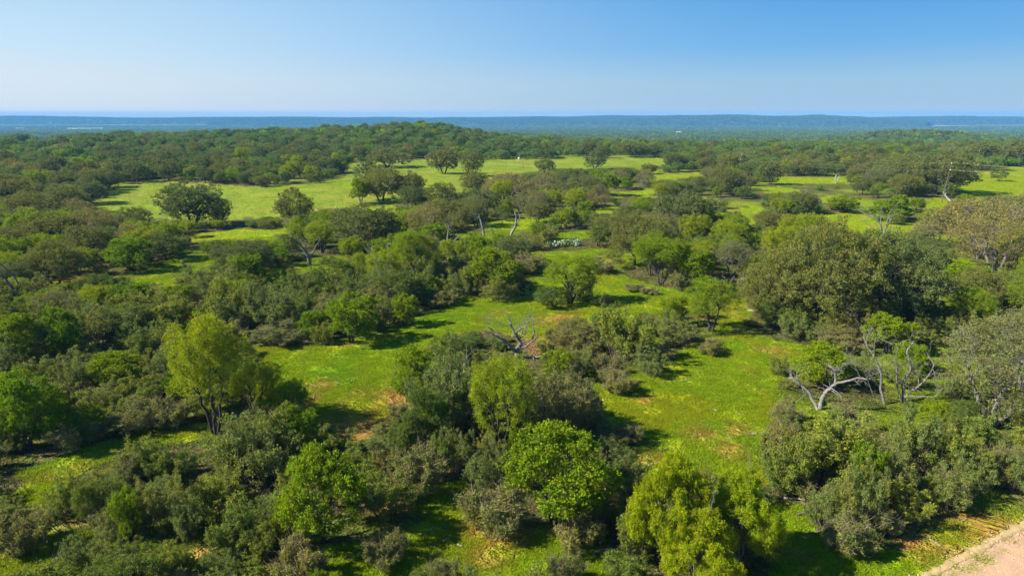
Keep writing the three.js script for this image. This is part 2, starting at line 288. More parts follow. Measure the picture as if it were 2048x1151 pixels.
function ball(R) { let x, y, z, q; do { x = R() * 2 - 1; y = R() * 2 - 1; z = R() * 2 - 1; q = x * x + y * y + z * z; } while (q > 1 || q < 0.01); q = Math.sqrt(q); return V(x / q, y / q, z / q); }
function wander(a, b, n, amp, R, rise = 0) {   // a crooked way from a to b
  const out = []; const L = a.distanceTo(b);
  for (let i = 0; i <= n; i++) { const t = i / n, p = a.clone().lerp(b, t), e = Math.sin(Math.PI * t); p.y += rise * L * e; if (i && i < n) p.addScaledVector(ball(R), amp * L * (0.5 + 0.5 * R())); out.push(p); }
  return out;
}
const tint = (R, c, v, hue = 0) => { const k = 1 + (R() - 0.5) * 2 * v, y = (R() - 0.5) * 2 * hue; return [c[0] * k * (1 + y), c[1] * k, c[2] * k * (1 - y * 0.6)]; };
function spray(S, R, p, out, o, lod, all = lod) {   // one leafy twig end
  const n = Math.max(2, Math.round(o.leaves * lod * (0.6 + 0.8 * R()))), ls = 1 / Math.sqrt(all), base = tint(R, o.color, 0.20, 0.12);
  for (let i = 0; i < n; i++) {
    const x = p.x + gauss(R) * o.sprayR, y = p.y + gauss(R) * o.sprayR * (o.sprayY || 0.8) - (o.droop ? R() * o.droop * o.sprayR : 0), z = p.z + gauss(R) * o.sprayR;
    const a = ball(R); a.addScaledVector(out, 0.6); a.y -= o.droop || 0; a.normalize();
    const b = ball(R).cross(a).normalize(); const c = tint(R, base, 0.16, 0.05);
    S.leaf(x, y, z, a.x, a.y, a.z, b.x, b.y, b.z, o.len * ls * (0.7 + 0.6 * R()), o.wid * ls * (0.7 + 0.6 * R()), c, 0.22);
  }
}
/* a tree: trunks that fork into crooked limbs, each ending in a lobe of leafy sprays */
function makeTree(o, seed, lod = 1) {
  const R = rng(seed), wood = new Soup(), leaves = new Soup(), far = lod < 0.3;
  const cy = o.h - o.ch / 2, rx = o.w / 2, ry = o.ch / 2, lobes = [];
  for (let i = 0; i < o.lobes; i++) {
    const u = (i + 0.5) / o.lobes, y = lerp(o.low, 1, u) + (R() - 0.5) * 0.2, a = i * 2.39996 + (R() - 0.5) * 1.1, q = Math.sqrt(Math.max(0.02, 1 - y * y)), k = (o.fill + (0.80 - o.fill) * R() ** 0.6) * (0.82 + 0.36 * R());
    const lr = o.lobeR * o.w * (0.55 + 0.85 * R());
    const dir = V(Math.cos(a) * q, y, Math.sin(a) * q);
    lobes.push({ c: V(dir.x * (rx - lr * 0.6) * (k + 0.16), cy + dir.y * (ry - lr * 0.4) * (k + 0.12), dir.z * (rx - lr * 0.6) * (k + 0.16)), r: lr, dir });
  }
  const stems = [];
  for (let i = 0; i < o.trunks; i++) {
    const a = i / o.trunks * 6.28 + R(), sp = o.trunks > 1 ? o.spread : 0.08, top = V(Math.cos(a) * sp * o.w, o.fork * o.h * (0.8 + 0.4 * R()), Math.sin(a) * sp * o.w), foot = V(Math.cos(a) * o.tr * (o.trunks > 1 ? 0.9 : 0), -0.25, Math.sin(a) * o.tr * (o.trunks > 1 ? 0.9 : 0));
    const pts = wander(foot, top, far ? 2 : 5, 0.06, R); wood.tube(pts, o.tr * (o.trunks > 1 ? 0.75 : 1.15), o.tr * 0.6, far ? 4 : 7, o.bark, R);
    stems.push(top);
  }
  for (const L of lobes) {
    let s = stems[0]; for (const t of stems) if (t.distanceTo(L.c) < s.distanceTo(L.c)) s = t;
    const path = wander(s, L.c, far ? 2 : 5, o.crook, R, o.arch || 0); wood.tube(path, o.tr * (0.30 + 0.22 * R()), o.tr * 0.08, far ? 3 : 5, o.bark, far ? null : R);
    const ns = Math.max(3, Math.round(o.sprays * (L.r / (o.lobeR * o.w)) ** 2 * (far ? 0.55 : 1))), squash = o.squash || 0.75;
    for (let i = 0; i < ns; i++) {
      const d = ball(R); if (d.y < -0.35 && R() < 0.75) d.y *= -1; if (d.dot(L.dir) < -0.4 && R() < 0.6) d.negate();
      const k = L.r * (0.45 + 0.6 * Math.sqrt(R())) * (R() < 0.08 ? 1.25 : 1), p = V(L.c.x + d.x * k, L.c.y + d.y * k * squash, L.c.z + d.z * k);
      if (p.y < 0.15) p.y = 0.15 + R() * 0.3;
      if (!far && R() < o.twigs) wood.tube(wander(L.c, p, 2, 0.10, R), o.tr * 0.07, 0.008, 3, o.bark);
      spray(leaves, R, p, d, o, far ? lod / 0.55 : lod, lod);
    }
  }
  if (!far) for (let i = 0; i < (o.bare || 0); i++) {   // bare branch ends poking out
    const L = lobes[Math.floor(R() * lobes.length)], e = L.c.clone().addScaledVector(L.dir, L.r * (1.1 + 0.5 * R())).add(V(0, L.r * 0.4 * R(), 0)), pts = wander(L.c, e, 4, 0.12, R);
    wood.tube(pts, o.tr * 0.13, 0.012, 4, o.deadBark || o.bark); for (let j = 0; j < 3; j++) wood.tube(wander(pts[2], e.clone().addScaledVector(ball(R), L.r * 0.6), 3, 0.1, R), o.tr * 0.06, 0.008, 3, o.deadBark || o.bark);
  }
  return { wood, leaves, h: o.h, w: o.w };
}
/* a shrub: many stems fanning from the ground with leafy side twigs */
function makeShrub(o, seed, lod = 1) {
  const R = rng(seed), wood = new Soup(), leaves = new Soup(), far = lod < 0.3, n = far ? Math.ceil(o.stems * 0.5) : o.stems, ph = R() * 6.283;
  for (let i = 0; i < n; i++) {
    const a = R() * 6.283, s = Math.sqrt(R()), L = o.h * (0.50 + 0.56 * R()) * (1 - 0.28 * s * s) * (1 + 0.20 * Math.sin(a * 2 + ph) + 0.12 * Math.sin(a * 5 + ph * 3)), foot = V(Math.cos(a) * s * o.w * 0.22, -0.1, Math.sin(a) * s * o.w * 0.22);
    const tip = V(Math.cos(a) * s * o.w * 0.47, L, Math.sin(a) * s * o.w * 0.47), path = wander(foot, tip, far ? 2 : 4, 0.07, R, -0.04);
    wood.tube(path, o.sr * (0.7 + 0.6 * R()), 0.008, far ? 3 : 4, tint(R, o.bark, 0.25));
    if (!far && R() < 0.45) { const e = tip.clone().add(ball(R).multiplyScalar(0.12 * o.h)); e.y += o.h * (0.06 + 0.14 * R()); wood.tube(wander(tip, e, 2, 0.08, R), 0.010, 0.005, 3, tint(R, o.bark, 0.3)); }
    const cv = new THREE.CatmullRomCurve3(path), ns = Math.max(2, Math.round(o.sprays * (far ? 0.6 : 1)));
    for (let j = 0; j < ns; j++) {
      const t = lerp(o.from, 1.02, Math.sqrt(R())), p = cv.getPoint(Math.min(1, t)), d = ball(R); d.y = Math.abs(d.y) * 0.8; const e = p.clone().addScaledVector(d, o.side * o.w * (0.3 + R() * 0.8) * (1.15 - t * 0.6));
      if (e.y < 0.05) e.y = 0.05 + R() * 0.2;
      if (!far || R() < 0.3) wood.tube(wander(p, e, 2, 0.1, R), o.sr * 0.35, 0.006, 3, tint(R, o.bark, 0.25));
      if (!far && o.fine) for (let q = 0; q < o.fine; q++) { const f = e.clone().addScaledVector(ball(R), 0.32 + 0.2 * R()); f.y += 0.12; wood.tube([p.clone().lerp(e, 0.3 + 0.6 * R()), f], 0.011, 0.005, 3, tint(R, o.bark, 0.3)); }
      if (o.leaves) spray(leaves, R, e, d, o, far ? lod / 0.3 : lod, lod);
    }
  }
  return { wood, leaves, h: o.h, w: o.w };
}
/* ------------------------------------------------------------------ kinds of plant */
const BARK = [0.085, 0.072, 0.060], GREYBARK = [0.20, 0.18, 0.155], PALE = [0.26, 0.24, 0.212];
const KIND = {
  oak: { make: makeTree, n: 4, name: 'live_oak_tree', cat: 'oak tree', hues: ['grey-olive dense', 'dull green dense', 'tan-olive dense'], noun: 'live oak', o: { h: 8, w: 11, ch: 7.3, low: -0.9, lobes: 34, lobeR: 0.15, fill: 0.4, sprays: 34, leaves: 32, sprayR: 0.30, len: 0.155, wid: 0.095, color: [0.135, 0.16, 0.042], trunks: 2, spread: 0.10, fork: 0.28, tr: 0.30, bark: BARK, crook: 0.10, twigs: 0.16, bare: 5, deadBark: GREYBARK } },
  greyoak: { make: makeTree, n: 2, name: 'thin_oak_tree', cat: 'oak tree', hues: ['thin brownish', 'thin grey-green', 'thin tan'], noun: 'pale-limbed oak', o: { h: 8, w: 11, ch: 6.6, low: -0.6, lobes: 30, lobeR: 0.15, fill: 0.4, sprays: 26, leaves: 22, sprayR: 0.34, len: 0.15, wid: 0.09, color: [0.18, 0.178, 0.058], trunks: 3, spread: 0.16, fork: 0.34, tr: 0.24, bark: GREYBARK, crook: 0.11, twigs: 0.45, bare: 8, deadBark: PALE } },
  leafy: { make: makeTree, n: 4, name: 'leafy_bush', cat: 'bush', hues: ['bright green', 'cool green', 'yellowish green'], noun: 'broadleaf bush', o: { h: 5, w: 5, ch: 4.6, low: -0.85, lobes: 17, lobeR: 0.165, fill: 0.28, sprays: 34, leaves: 25, sprayR: 0.20, len: 0.135, wid: 0.09, color: [0.15, 0.225, 0.006], trunks: 4, spread: 0.08, fork: 0.22, tr: 0.10, bark: BARK, crook: 0.10, twigs: 0.2, bare: 5 } },
  darkleaf: { make: makeTree, n: 3, name: 'dark_bush', cat: 'bush', hues: ['dark green', 'blackish green', 'dark olive'], noun: 'dense bush', o: { h: 5, w: 5, ch: 4.7, low: -0.85, lobes: 17, lobeR: 0.17, fill: 0.3, sprays: 34, leaves: 24, sprayR: 0.20, len: 0.125, wid: 0.075, color: [0.118, 0.165, 0.028], trunks: 4, spread: 0.08, fork: 0.2, tr: 0.09, bark: BARK, crook: 0.10, twigs: 0.2, bare: 5 } },
  mesquite: { make: makeTree, n: 4, name: 'mesquite_tree', cat: 'tree', hues: ['yellow-green feathery', 'mid-green feathery', 'golden-green feathery'], noun: 'mesquite', o: { h: 7.4, w: 6.0, ch: 5.0, low: -0.6, lobes: 18, lobeR: 0.15, fill: 0.3, sprays: 30, leaves: 28, sprayR: 0.26, sprayY: 1.0, droop: 0.4, len: 0.23, wid: 0.048, color: [0.205, 0.27, 0.01], trunks: 4, spread: 0.13, fork: 0.42, tr: 0.15, bark: [0.060, 0.050, 0.042], crook: 0.07, twigs: 0.3, bare: 6, squash: 1.7, arch: 0.04 } },
  weeping: { make: makeTree, n: 2, name: 'weeping_tree', cat: 'tree', hues: ['yellow-green', 'green', 'golden'], noun: 'weeping tree', o: { h: 6, w: 6, ch: 5.4, low: -0.85, lobes: 24, lobeR: 0.135, fill: 0.3, sprays: 46, leaves: 34, sprayR: 0.22, sprayY: 0.95, droop: 0.42, len: 0.24, wid: 0.05, color: [0.255, 0.315, 0.006], trunks: 4, spread: 0.10, fork: 0.28, tr: 0.12, bark: GREYBARK, crook: 0.08, twigs: 0.25, bare: 2, squash: 1.0, arch: 0.1 } },
  brush: { make: makeShrub, n: 4, name: 'brush_shrub', cat: 'shrub', hues: ['grey-green', 'cool grey-green', 'tan-green'], noun: 'thorn shrub', o: { h: 2.6, w: 3.6, stems: 46, sprays: 10, from: 0.35, side: 0.13, fine: 0, sr: 0.022, bark: [0.15, 0.12, 0.085], leaves: 20, sprayR: 0.15, len: 0.105, wid: 0.05, color: [0.176, 0.212, 0.048] } },
  olive: { make: makeShrub, n: 3, name: 'olive_shrub', cat: 'shrub', hues: ['olive green', 'cool green', 'yellowish olive'], noun: 'upright shrub', o: { h: 2.8, w: 3.2, stems: 46, sprays: 10, from: 0.3, side: 0.13, fine: 0, sr: 0.020, bark: [0.13, 0.105, 0.08], leaves: 20, sprayR: 0.15, len: 0.11, wid: 0.06, color: [0.165, 0.212, 0.032] } },
  twiggy: { make: makeShrub, n: 3, name: 'dry_shrub', cat: 'shrub', hues: ['brown-grey', 'grey', 'tan'], noun: 'dry twiggy shrub', o: { h: 1.6, w: 2.6, stems: 40, sprays: 9, from: 0.25, side: 0.14, fine: 2, sr: 0.017, bark: [0.285, 0.212, 0.122], leaves: 26, sprayR: 0.14, len: 0.10, wid: 0.045, color: [0.182, 0.206, 0.046] , h: 1.6 } },
};
const leafMat = (name, tr) => { const m = new THREE.MeshPhysicalMaterial({ vertexColors: true, roughness: 1, specularIntensity: 0.04, transmission: tr, thickness: 0, side: THREE.DoubleSide, flatShading: true, name }); return m; };
const TINTS = [[1.18, 1.14, 1.05], [1.02, 1.08, 1.08], [1.36, 1.22, 0.96]];
for (const [k, K] of Object.entries(KIND)) {
  K.woodMat = new THREE.MeshStandardMaterial({ vertexColors: true, map: barkMap, bumpMap: barkMap, bumpScale: 0.02, roughness: 0.95, name: K.name + ' bark' });
  K.leafMats = TINTS.map((t, i) => { const m = leafMat(K.name + ' leaves ' + i, k === 'mesquite' || k === 'weeping' ? 0.5 : 0.38); m.color.setRGB(...t); return m; });
  K.proto = {};
}
function proto(k, v, lod, big) {   // geometry of one variant, made once
  const K = KIND[k], key = v + '/' + lod + '/' + big, o = big ? { ...K.o, w: K.o.w * 1.9, h: K.o.h * 1.9, stems: Math.round((K.o.stems || 0) * 2), sprays: Math.round(K.o.sprays * (K.o.stems ? 1.5 : 2)), lobes: Math.round((K.o.lobes || 0) * 1.5), side: (K.o.side || 0) * 0.8, lobeR: (K.o.lobeR || 0) * 0.85, tr: (K.o.tr || 0) * 1.5, sr: (K.o.sr || 0) * 1.3 } : K.o;
  if (!K.proto[key]) { const P = K.make(o, k.length * 977 + k.charCodeAt(0) * 31 + v * 101 + 7, lod); K.proto[key] = { wood: P.wood.build(true), leaf: P.leaves.p.length ? P.leaves.build(false) : null, ...measure(P) }; }
  return K.proto[key];
}
const measure = (P) => { const a = P.leaves.p.length > P.wood.p.length * 0.5 ? P.leaves.p : P.wood.p, h = [], r = []; for (let i = 0; i < a.length; i += 12) { h.push(a[i + 1]); r.push(Math.hypot(a[i], a[i + 2])); } h.sort((x, y) => x - y); r.sort((x, y) => x - y); return { h: h[Math.floor(h.length * 0.985)], w: 2 * r[Math.floor(r.length * 0.95)] }; };
const tintOf = (P) => { const v = rng(Math.round(P.x * 517 + P.z * 233))(); return v < 0.4 ? 0 : v < 0.7 ? 1 : 2; };
const placed = [];   // [x, z, radius]
function setPlant(k, P, h, w, opt = {}) {
  const K = KIND[k], dist = depthOf(P), R = rng(Math.round(P.x * 131 + P.z * 917)), v = opt.v ?? Math.floor(R() * K.n), lod = dist < 95 ? 1 : dist < 200 ? 0.45 : 0.2, big = lod === 1 && w > K.o.w * 1.35 && k !== 'oak' && k !== 'greyoak', g = proto(k, big ? v % 2 : v % K.n, lod, big);
  const tree = K.make === makeTree, t = new THREE.Group();
  t.name = numbered(opt.name || K.name);
  const wood = new THREE.Mesh(g.wood, K.woodMat); wood.name = tree ? 'trunk' : 'stem'; t.add(wood);
  if (g.leaf) { const leaf = new THREE.Mesh(g.leaf, K.leafMats[opt.tint ?? (R() < 0.5 ? 0 : R() < 0.5 ? 1 : 2)]); leaf.name = tree ? 'crown' : 'foliage'; t.add(leaf); }
  t.position.copy(P); t.position.y = ground(P.x, P.z); t.rotation.y = opt.turn ?? R() * 6.283; const e = 0.9 + 0.2 * R(); t.scale.set(w / g.w * e, h / g.h, w / g.w / e);
  tag(t, opt.label, K.cat, opt.group); castAll(t); scene.add(t);
  return t;
}

/* ------------------------------------------------------------------ plants set where the photograph shows them: kind, foot x y, top y, width, label */
const LIST = [
  // the thicket at the near edge, in front of the tall mesquite
  ['leafy', 650, 1082, 893, 200, 'round vivid green bush casting a dark shadow on the open grass'],
  ['brush', 525, 965, 815, 215, 'broad grey-green shrub spreading under the small twin mesquites'],
  ['olive', 305, 962, 868, 175], ['darkleaf', 175, 1045, 930, 145], ['brush', 310, 1088, 945, 190], ['twiggy', 52, 1098, 1028, 110], ['brush', 210, 1165, 1080, 170], ['olive', 340, 1160, 1085, 110, 'small green shrub with a yellow-lit top in front of the thicket'],
  ['olive', 512, 1128, 1010, 165], ['twiggy', 596, 1172, 1088, 120, 'grey wispy shrub beside the open grass, below the vivid green bush'], ['twiggy', 232, 1070, 1012, 90], ['brush', 440, 1000, 930, 90], ['brush', 460, 1172, 1105, 130], ['olive', 590, 1000, 930, 80],
  ['leafy', 60, 900, 745, 140, 'mid-green bush at the end of the grassy strip', 1], ['leafy', 172, 880, 812, 78], ['brush', 32, 915, 832, 120], ['twiggy', 160, 893, 838, 100], ['twiggy', 280, 855, 800, 120], ['brush', 235, 850, 785, 130], ['twiggy', 345, 850, 795, 90],
  // tall mesquite and its two small neighbours
  ['mesquite', 430, 866, 632, 165, 'tallest yellow-green mesquite, forked dark trunk bare at the base', 2],
  ['mesquite', 512, 832, 722, 105, 'middle-sized mesquite with low spreading limbs beside the tallest mesquite'],
  ['mesquite', 586, 842, 756, 70, 'smallest thin mesquite at the edge of the sunlit lawn', 1],
  // dense brush behind the tall mesquite
  ['leafy', 235, 770, 700, 110, 'vivid green bush in the grey brush behind the tall mesquite'], ['brush', 60, 760, 640, 200], ['brush', 150, 700, 600, 170], ['brush', 260, 690, 590, 190], ['olive', 320, 720, 640, 130], ['darkleaf', 20, 700, 600, 120], ['brush', 300, 640, 560, 150], ['brush', 370, 760, 690, 100], ['brush', 130, 790, 700, 160], ['darkleaf', 90, 860, 780, 90], ['brush', 320, 800, 735, 120], ['olive', 40, 640, 560, 130], ['darkleaf', 210, 620, 535, 120], ['brush', 440, 600, 520, 140],
  ['brush', 500, 662, 555, 175], ['brush', 572, 668, 592, 100], ['twiggy', 556, 684, 645, 118, 'long low band of brown dry twigs at the lawn edge'], ['twiggy', 470, 680, 640, 70], ['olive', 645, 687, 640, 48, 'small lone upright shrub at the lawn edge'], ['leafy', 703, 684, 585, 120, 'bright green bush at the shadowed corner of the lawn'], ['brush', 785, 668, 600, 105], ['darkleaf', 800, 625, 535, 150], ['darkleaf', 720, 610, 520, 150], ['brush', 655, 640, 560, 120], ['brush', 860, 605, 545, 100], ['twiggy', 880, 612, 580, 70], ['twiggy', 745, 660, 615, 60], ['brush', 610, 600, 530, 110],
  // around the prickly pears
  ['leafy', 985, 588, 488, 120, 'light green bush between the dead snags and the pear patch'], ['brush', 945, 592, 520, 95], ['brush', 1000, 600, 545, 80], ['olive', 880, 575, 500, 100], ['twiggy', 1060, 545, 505, 80], ['brush', 1160, 600, 540, 70], ['mesquite', 1140, 606, 512, 120, 'lone crooked mesquite rising from a dark shrub in the clearing', 1], ['darkleaf', 1108, 614, 570, 80, 'low dark shrub at the foot of the lone crooked mesquite'], ['brush', 1205, 608, 585, 55, 'small spreading shrub beside the lone crooked mesquite'], ['twiggy', 1270, 582, 568, 42], ['twiggy', 1205, 545, 520, 55], ['twiggy', 1300, 588, 575, 36],
  ['leafy', 1322, 572, 470, 130, 'rich green bush at the foot of the grey oak', 0], ['leafy', 1390, 580, 495, 80], ['oak', 1275, 530, 428, 175, 'rounded grey-olive oak behind the rich green bush', 2], ['twiggy', 1365, 580, 540, 60],
  ['mesquite', 1422, 662, 562, 115, 'dark green mesquite casting a shadow on the lawn beside the great oak', 1], ['leafy', 1345, 650, 590, 60],
  // the great oak
  ['oak', 1640, 655, 447, 250, 'largest spreading live oak with sprawling limbs down to the ground', 2], ['oak', 1765, 640, 465, 230, 'darker live oak leaning against the largest oak', 1], ['oak', 1560, 640, 490, 170, 'smaller oak at the sunny flank of the largest oak', 2], ['darkleaf', 1720, 690, 600, 150], ['brush', 1620, 680, 625, 120], ['twiggy', 1690, 695, 655, 120], ['leafy', 1775, 706, 625, 100, 'bright green bush growing between the largest oak and the pale dead tree'], ['darkleaf', 1540, 655, 600, 70], ['olive', 1590, 665, 610, 80], ['darkleaf', 1850, 660, 590, 110],
  // centre thicket
  ['brush', 885, 860, 690, 195, 'large grey-green shrub in the central thicket', 1], ['darkleaf', 850, 908, 770, 140, 'dark leafy bush at the front of the central thicket'], ['mesquite', 1005, 910, 712, 140, 'light green mesquite in the middle of the central thicket', 0], ['brush', 955, 775, 690, 140], ['twiggy', 1120, 872, 735, 150, 'tall tangle of grey dry twigs in the central thicket'], ['twiggy', 1165, 860, 785, 90], ['brush', 1080, 860, 760, 140], ['brush', 1160, 745, 690, 60], ['brush', 930, 840, 740, 130], ['twiggy', 815, 780, 725, 70], ['twiggy', 1160, 720, 690, 60],
  ['twiggy', 830, 990, 893, 120, 'pale brown dry shrub beside the shaded grass'], ['brush', 893, 965, 870, 95], ['brush', 760, 905, 865, 90], ['twiggy', 775, 960, 900, 60], ['brush', 960, 985, 900, 90], ['brush', 1000, 940, 860, 110], ['twiggy', 795, 850, 810, 50], ['brush', 800, 880, 840, 50],
  ['leafy', 1110, 1042, 838, 240, 'largest bright green bush in front of the central thicket', 0], ['twiggy', 985, 1066, 975, 130, 'brown-olive shrub at the foot of the largest bright green bush'], ['darkleaf', 1210, 1060, 960, 110], ['olive', 1275, 1118, 1000, 90], ['twiggy', 1160, 1095, 1030, 110], ['brush', 1180, 960, 890, 100], ['brush', 1250, 950, 890, 70], ['brush', 1280, 1040, 950, 60], ['olive', 1240, 1172, 1100, 90], ['twiggy', 770, 1130, 1070, 95, 'grey-brown shrub standing alone on the near grass'], ['twiggy', 885, 1172, 1118, 70], ['twiggy', 1130, 1172, 1110, 80],
  // yellow weeping tree
  ['weeping', 1330, 1140, 925, 170, 'yellow-green weeping tree beside a bunch of bare grey stems', 0], ['weeping', 1475, 1120, 945, 165, 'yellow-green weeping tree near the road, sunlit crown', 1], ['weeping', 1395, 1185, 1025, 190, 'lowest yellow-green weeping tree, front of its clump', 0], ['darkleaf', 1530, 1120, 1050, 90], ['twiggy', 1392, 1120, 938, 80, 'bunch of bare grey upright stems between yellow-green weeping trees', undefined, 0.6],
  // small shrubs on the lawn
  ['twiggy', 1240, 784, 745, 70, 'low dry shrub on the lawn with a red soil spot beside it'], ['twiggy', 1256, 886, 848, 60, 'small dry shrub on the lawn next to the largest green bush'], ['brush', 1300, 748, 690, 75], ['olive', 1250, 722, 615, 150, 'wide olive shrub in the shrub island on the lawn'], ['twiggy', 1158, 704, 645, 100], ['brush', 1350, 688, 622, 90, 'grey-green shrub at the far end of the lawn island'], ['twiggy', 1423, 706, 680, 58, 'low purple-brown dry shrub alone on the lawn'], ['brush', 1556, 748, 708, 42, 'small pale grey shrub near the pale dead tree'], ['twiggy', 1210, 745, 705, 60], ['brush', 1210, 700, 640, 80], ['twiggy', 1225, 765, 735, 60],
  // right thicket
  ['leafy', 1640, 772, 680, 112, 'bright green bush behind the forked white dead tree'], ['leafy', 1825, 745, 685, 80, 'bright green bush behind the many-limbed dead tree'], ['greyoak', 1985, 850, 615, 290, 'brownish thin-leaved oak with pale limbs beside the dead trees', 1], ['twiggy', 1575, 850, 800, 70], ['twiggy', 1700, 850, 812, 90], ['olive', 1655, 975, 822, 225, 'big olive shrub at the front of the roadside thicket'], ['brush', 1760, 1000, 835, 200], ['olive', 1860, 960, 828, 190], ['brush', 1690, 1085, 935, 160], ['twiggy', 1560, 905, 845, 80], ['olive', 1560, 985, 905, 90], ['brush', 1960, 1005, 880, 170], ['darkleaf', 1830, 1010, 930, 120], ['darkleaf', 2030, 990, 900, 110], ['brush', 1620, 1005, 930, 110], ['twiggy', 1700, 1100, 1030, 110], ['twiggy', 1760, 1065, 1005, 80], ['olive', 1720, 1100, 1050, 90], ['twiggy', 1890, 1000, 950, 110], ['brush', 2020, 860, 780, 120], ['darkleaf', 1900, 880, 800, 110], ['brush', 1740, 890, 835, 90], ['twiggy', 2010, 950, 895, 100], ['leafy', 1935, 598, 525, 120, 'bright green bush beyond the largest oak'], ['leafy', 2030, 625, 575, 90], ['brush', 1880, 690, 630, 110], ['brush', 2000, 700, 620, 130], ['greyoak', 2060, 730, 600, 160], ['olive', 1800, 770, 722, 80],
  // oaks of the long meadow
  ['oak', 888, 347, 297, 72, 'live oak on the far meadow, bushier of the lone pair'], ['oak', 942, 352, 304, 62, 'live oak on the far meadow, darker of the lone pair'], ['oak', 775, 333, 297, 105], ['oak', 738, 362, 322, 70], ['oak', 762, 402, 336, 105, 'big dark oak of the meadow-side oak grove'], ['oak', 818, 400, 345, 72], ['leafy', 722, 407, 352, 48], ['oak', 828, 418, 372, 62], ['oak', 884, 424, 365, 72], ['oak', 950, 388, 345, 62, 'reddish round oak at the meadow edge', 2],
  ['oak', 385, 452, 368, 125, 'large round oak with see-through trunks in front of the long meadow', 1], ['oak', 442, 452, 396, 62], ['oak', 590, 450, 376, 86, 'umbrella-shaped oak standing before the long meadow', 2], ['oak', 1090, 346, 318, 42], ['oak', 1190, 338, 302, 55, 'round dark oak alone at the meadow end'], ['oak', 1262, 314, 285, 60], ['oak', 1310, 314, 287, 52], ['oak', 1352, 316, 290, 52], ['oak', 1205, 316, 290, 40],
  ['oak', 735, 508, 412, 150, 'dark broad oak in the brush belt before the meadow', 0], ['mesquite', 645, 505, 440, 90], ['leafy', 865, 502, 445, 110, 'yellow-green bush in front of the dead snags'], ['greyoak', 1015, 404, 340, 115], ['greyoak', 1085, 402, 345, 90], ['leafy', 1210, 390, 340, 60], ['oak', 1362, 470, 385, 125], ['oak', 1880, 388, 308, 140, 'dark round oak behind the leaning utility pole', 0], ['oak', 1820, 380, 315, 110], ['greyoak', 1955, 500, 390, 220, 'broadest brown-tinged oak of the brown grove by the far clearing', 2], ['greyoak', 1990, 548, 425, 190, 'brown-tinged oak at the front of the brown grove', 2], ['greyoak', 1880, 490, 420, 120], ['greyoak', 2050, 470, 380, 140], ['oak', 1960, 330, 285, 100], ['oak', 2030, 328, 285, 110], ['leafy', 1690, 425, 390, 70, 'vivid round bush on the far clearing'], ['olive', 1790, 448, 420, 40], ['leafy', 1780, 440, 395, 90], ['darkleaf', 1998, 362, 335, 34],
  ['oak', 110, 500, 430, 110], ['oak', 180, 520, 450, 100], ['oak', 20, 480, 420, 110], ['oak', 60, 450, 385, 120], ['oak', 130, 430, 370, 110], ['leafy', 260, 540, 470, 110], ['oak', 20, 420, 350, 120], ['oak', 330, 520, 465, 90], ['oak', 270, 470, 415, 80],
];
const LANDMARKS = [[650, 1040, 'the round vivid green bush'], [430, 850, 'the tallest mesquite'], [584, 842, 'the smallest thin mesquite'], [1037, 716, 'the dark clawed dead tree'], [1110, 1030, 'the largest bright green bush'], [1400, 1120, 'the weeping trees'], [1640, 818, 'the forked white dead tree'], [1807, 803, 'the many-limbed bleached dead tree'], [1960, 1080, 'the dirt road'], [1650, 650, 'the largest live oak'], [1140, 606, 'the lone crooked mesquite'], [1130, 492, 'the prickly pear patch'], [1322, 572, 'the rich green bush'], [1000, 488, 'the kinked snag'], [750, 545, 'the low sprawling pale snag'], [620, 530, 'the meadow-side bare tree'], [590, 450, 'the umbrella-shaped meadow oak'], [385, 452, 'the see-through round oak'], [775, 395, 'the meadow-side oak grove'], [915, 350, 'the lone pair of meadow oaks'], [1765, 474, 'the wide-armed dead tree'], [1884, 404, 'the leaning utility pole'], [1714, 377, 'the rust-red drum'], [1478, 354, 'the distant utility pole'], [1960, 500, 'the brown-tinged oak grove'], [40, 625, 'the twisted dark dead tree'], [850, 900, 'the central thicket'], [1250, 720, 'the lawn shrub island'], [1038, 322, 'the white feeder'], [235, 770, 'the vivid bush amid grey brush'], [130, 568, 'the bare red soil strip'], [1362, 470, 'the oak between two clearings'], [60, 900, 'the mid-green bush by the grassy strip'], [1935, 598, 'the bright bush past the largest oak'], [1985, 850, 'the pale-limbed brownish oak'], [556, 684, 'the long band of dry twigs'], [525, 965, 'the broad grey-green shrub'], [1450, 566, 'the fallen tangle of boughs'], [735, 508, 'the dark broad oak'], [865, 502, 'the yellow-green bush by the snags'], [1655, 975, 'the big olive roadside shrub'], [1880, 388, 'the dark round pole-side oak'], [1190, 338, 'the round oak ending the meadow']].map(([x, y, n]) => [at(x, y), n]);
const zoneOf = (P) => { const [px] = toPixel(P), d = -P.z; return d > 430 ? (px < 1000 ? 'on the wooded ridge under the skyline' : 'in the woodland sinking towards the far plain') : d > 230 ? (px < 1000 ? 'on the wooded slope behind the meadow' : 'in the woodland past the utility poles') : d > 110 ? (px < 950 ? 'in the belt before the long meadow' : 'in the mixed woodland beside the meadow') : 'in the dense near brush'; };
function autoLabel(k, P, h, w, tn) {
  let best = null, q = 1e9; for (const [L, n] of LANDMARKS) { const e = Math.hypot(L.x - P.x, L.z - P.z) / Math.max(9, -P.z * 0.16); if (e < q) { q = e; best = n; } }
  const K = KIND[k], s = h / K.o.h * w / K.o.w, size = s > 1.15 ? 'large ' : s < 0.42 ? 'small ' : '', where = q < 1 ? (q < 0.45 ? 'close to ' : 'not far from ') + best : zoneOf(P), hue = K.hues[tn];
  return { label: size + hue + ' ' + K.noun + ' ' + where, group: K.name.replaceAll('_', ' ') + ' group ' + where };
}
const SPOTS = [], SR = rng(2024);   // wide scrub is several plants grown together
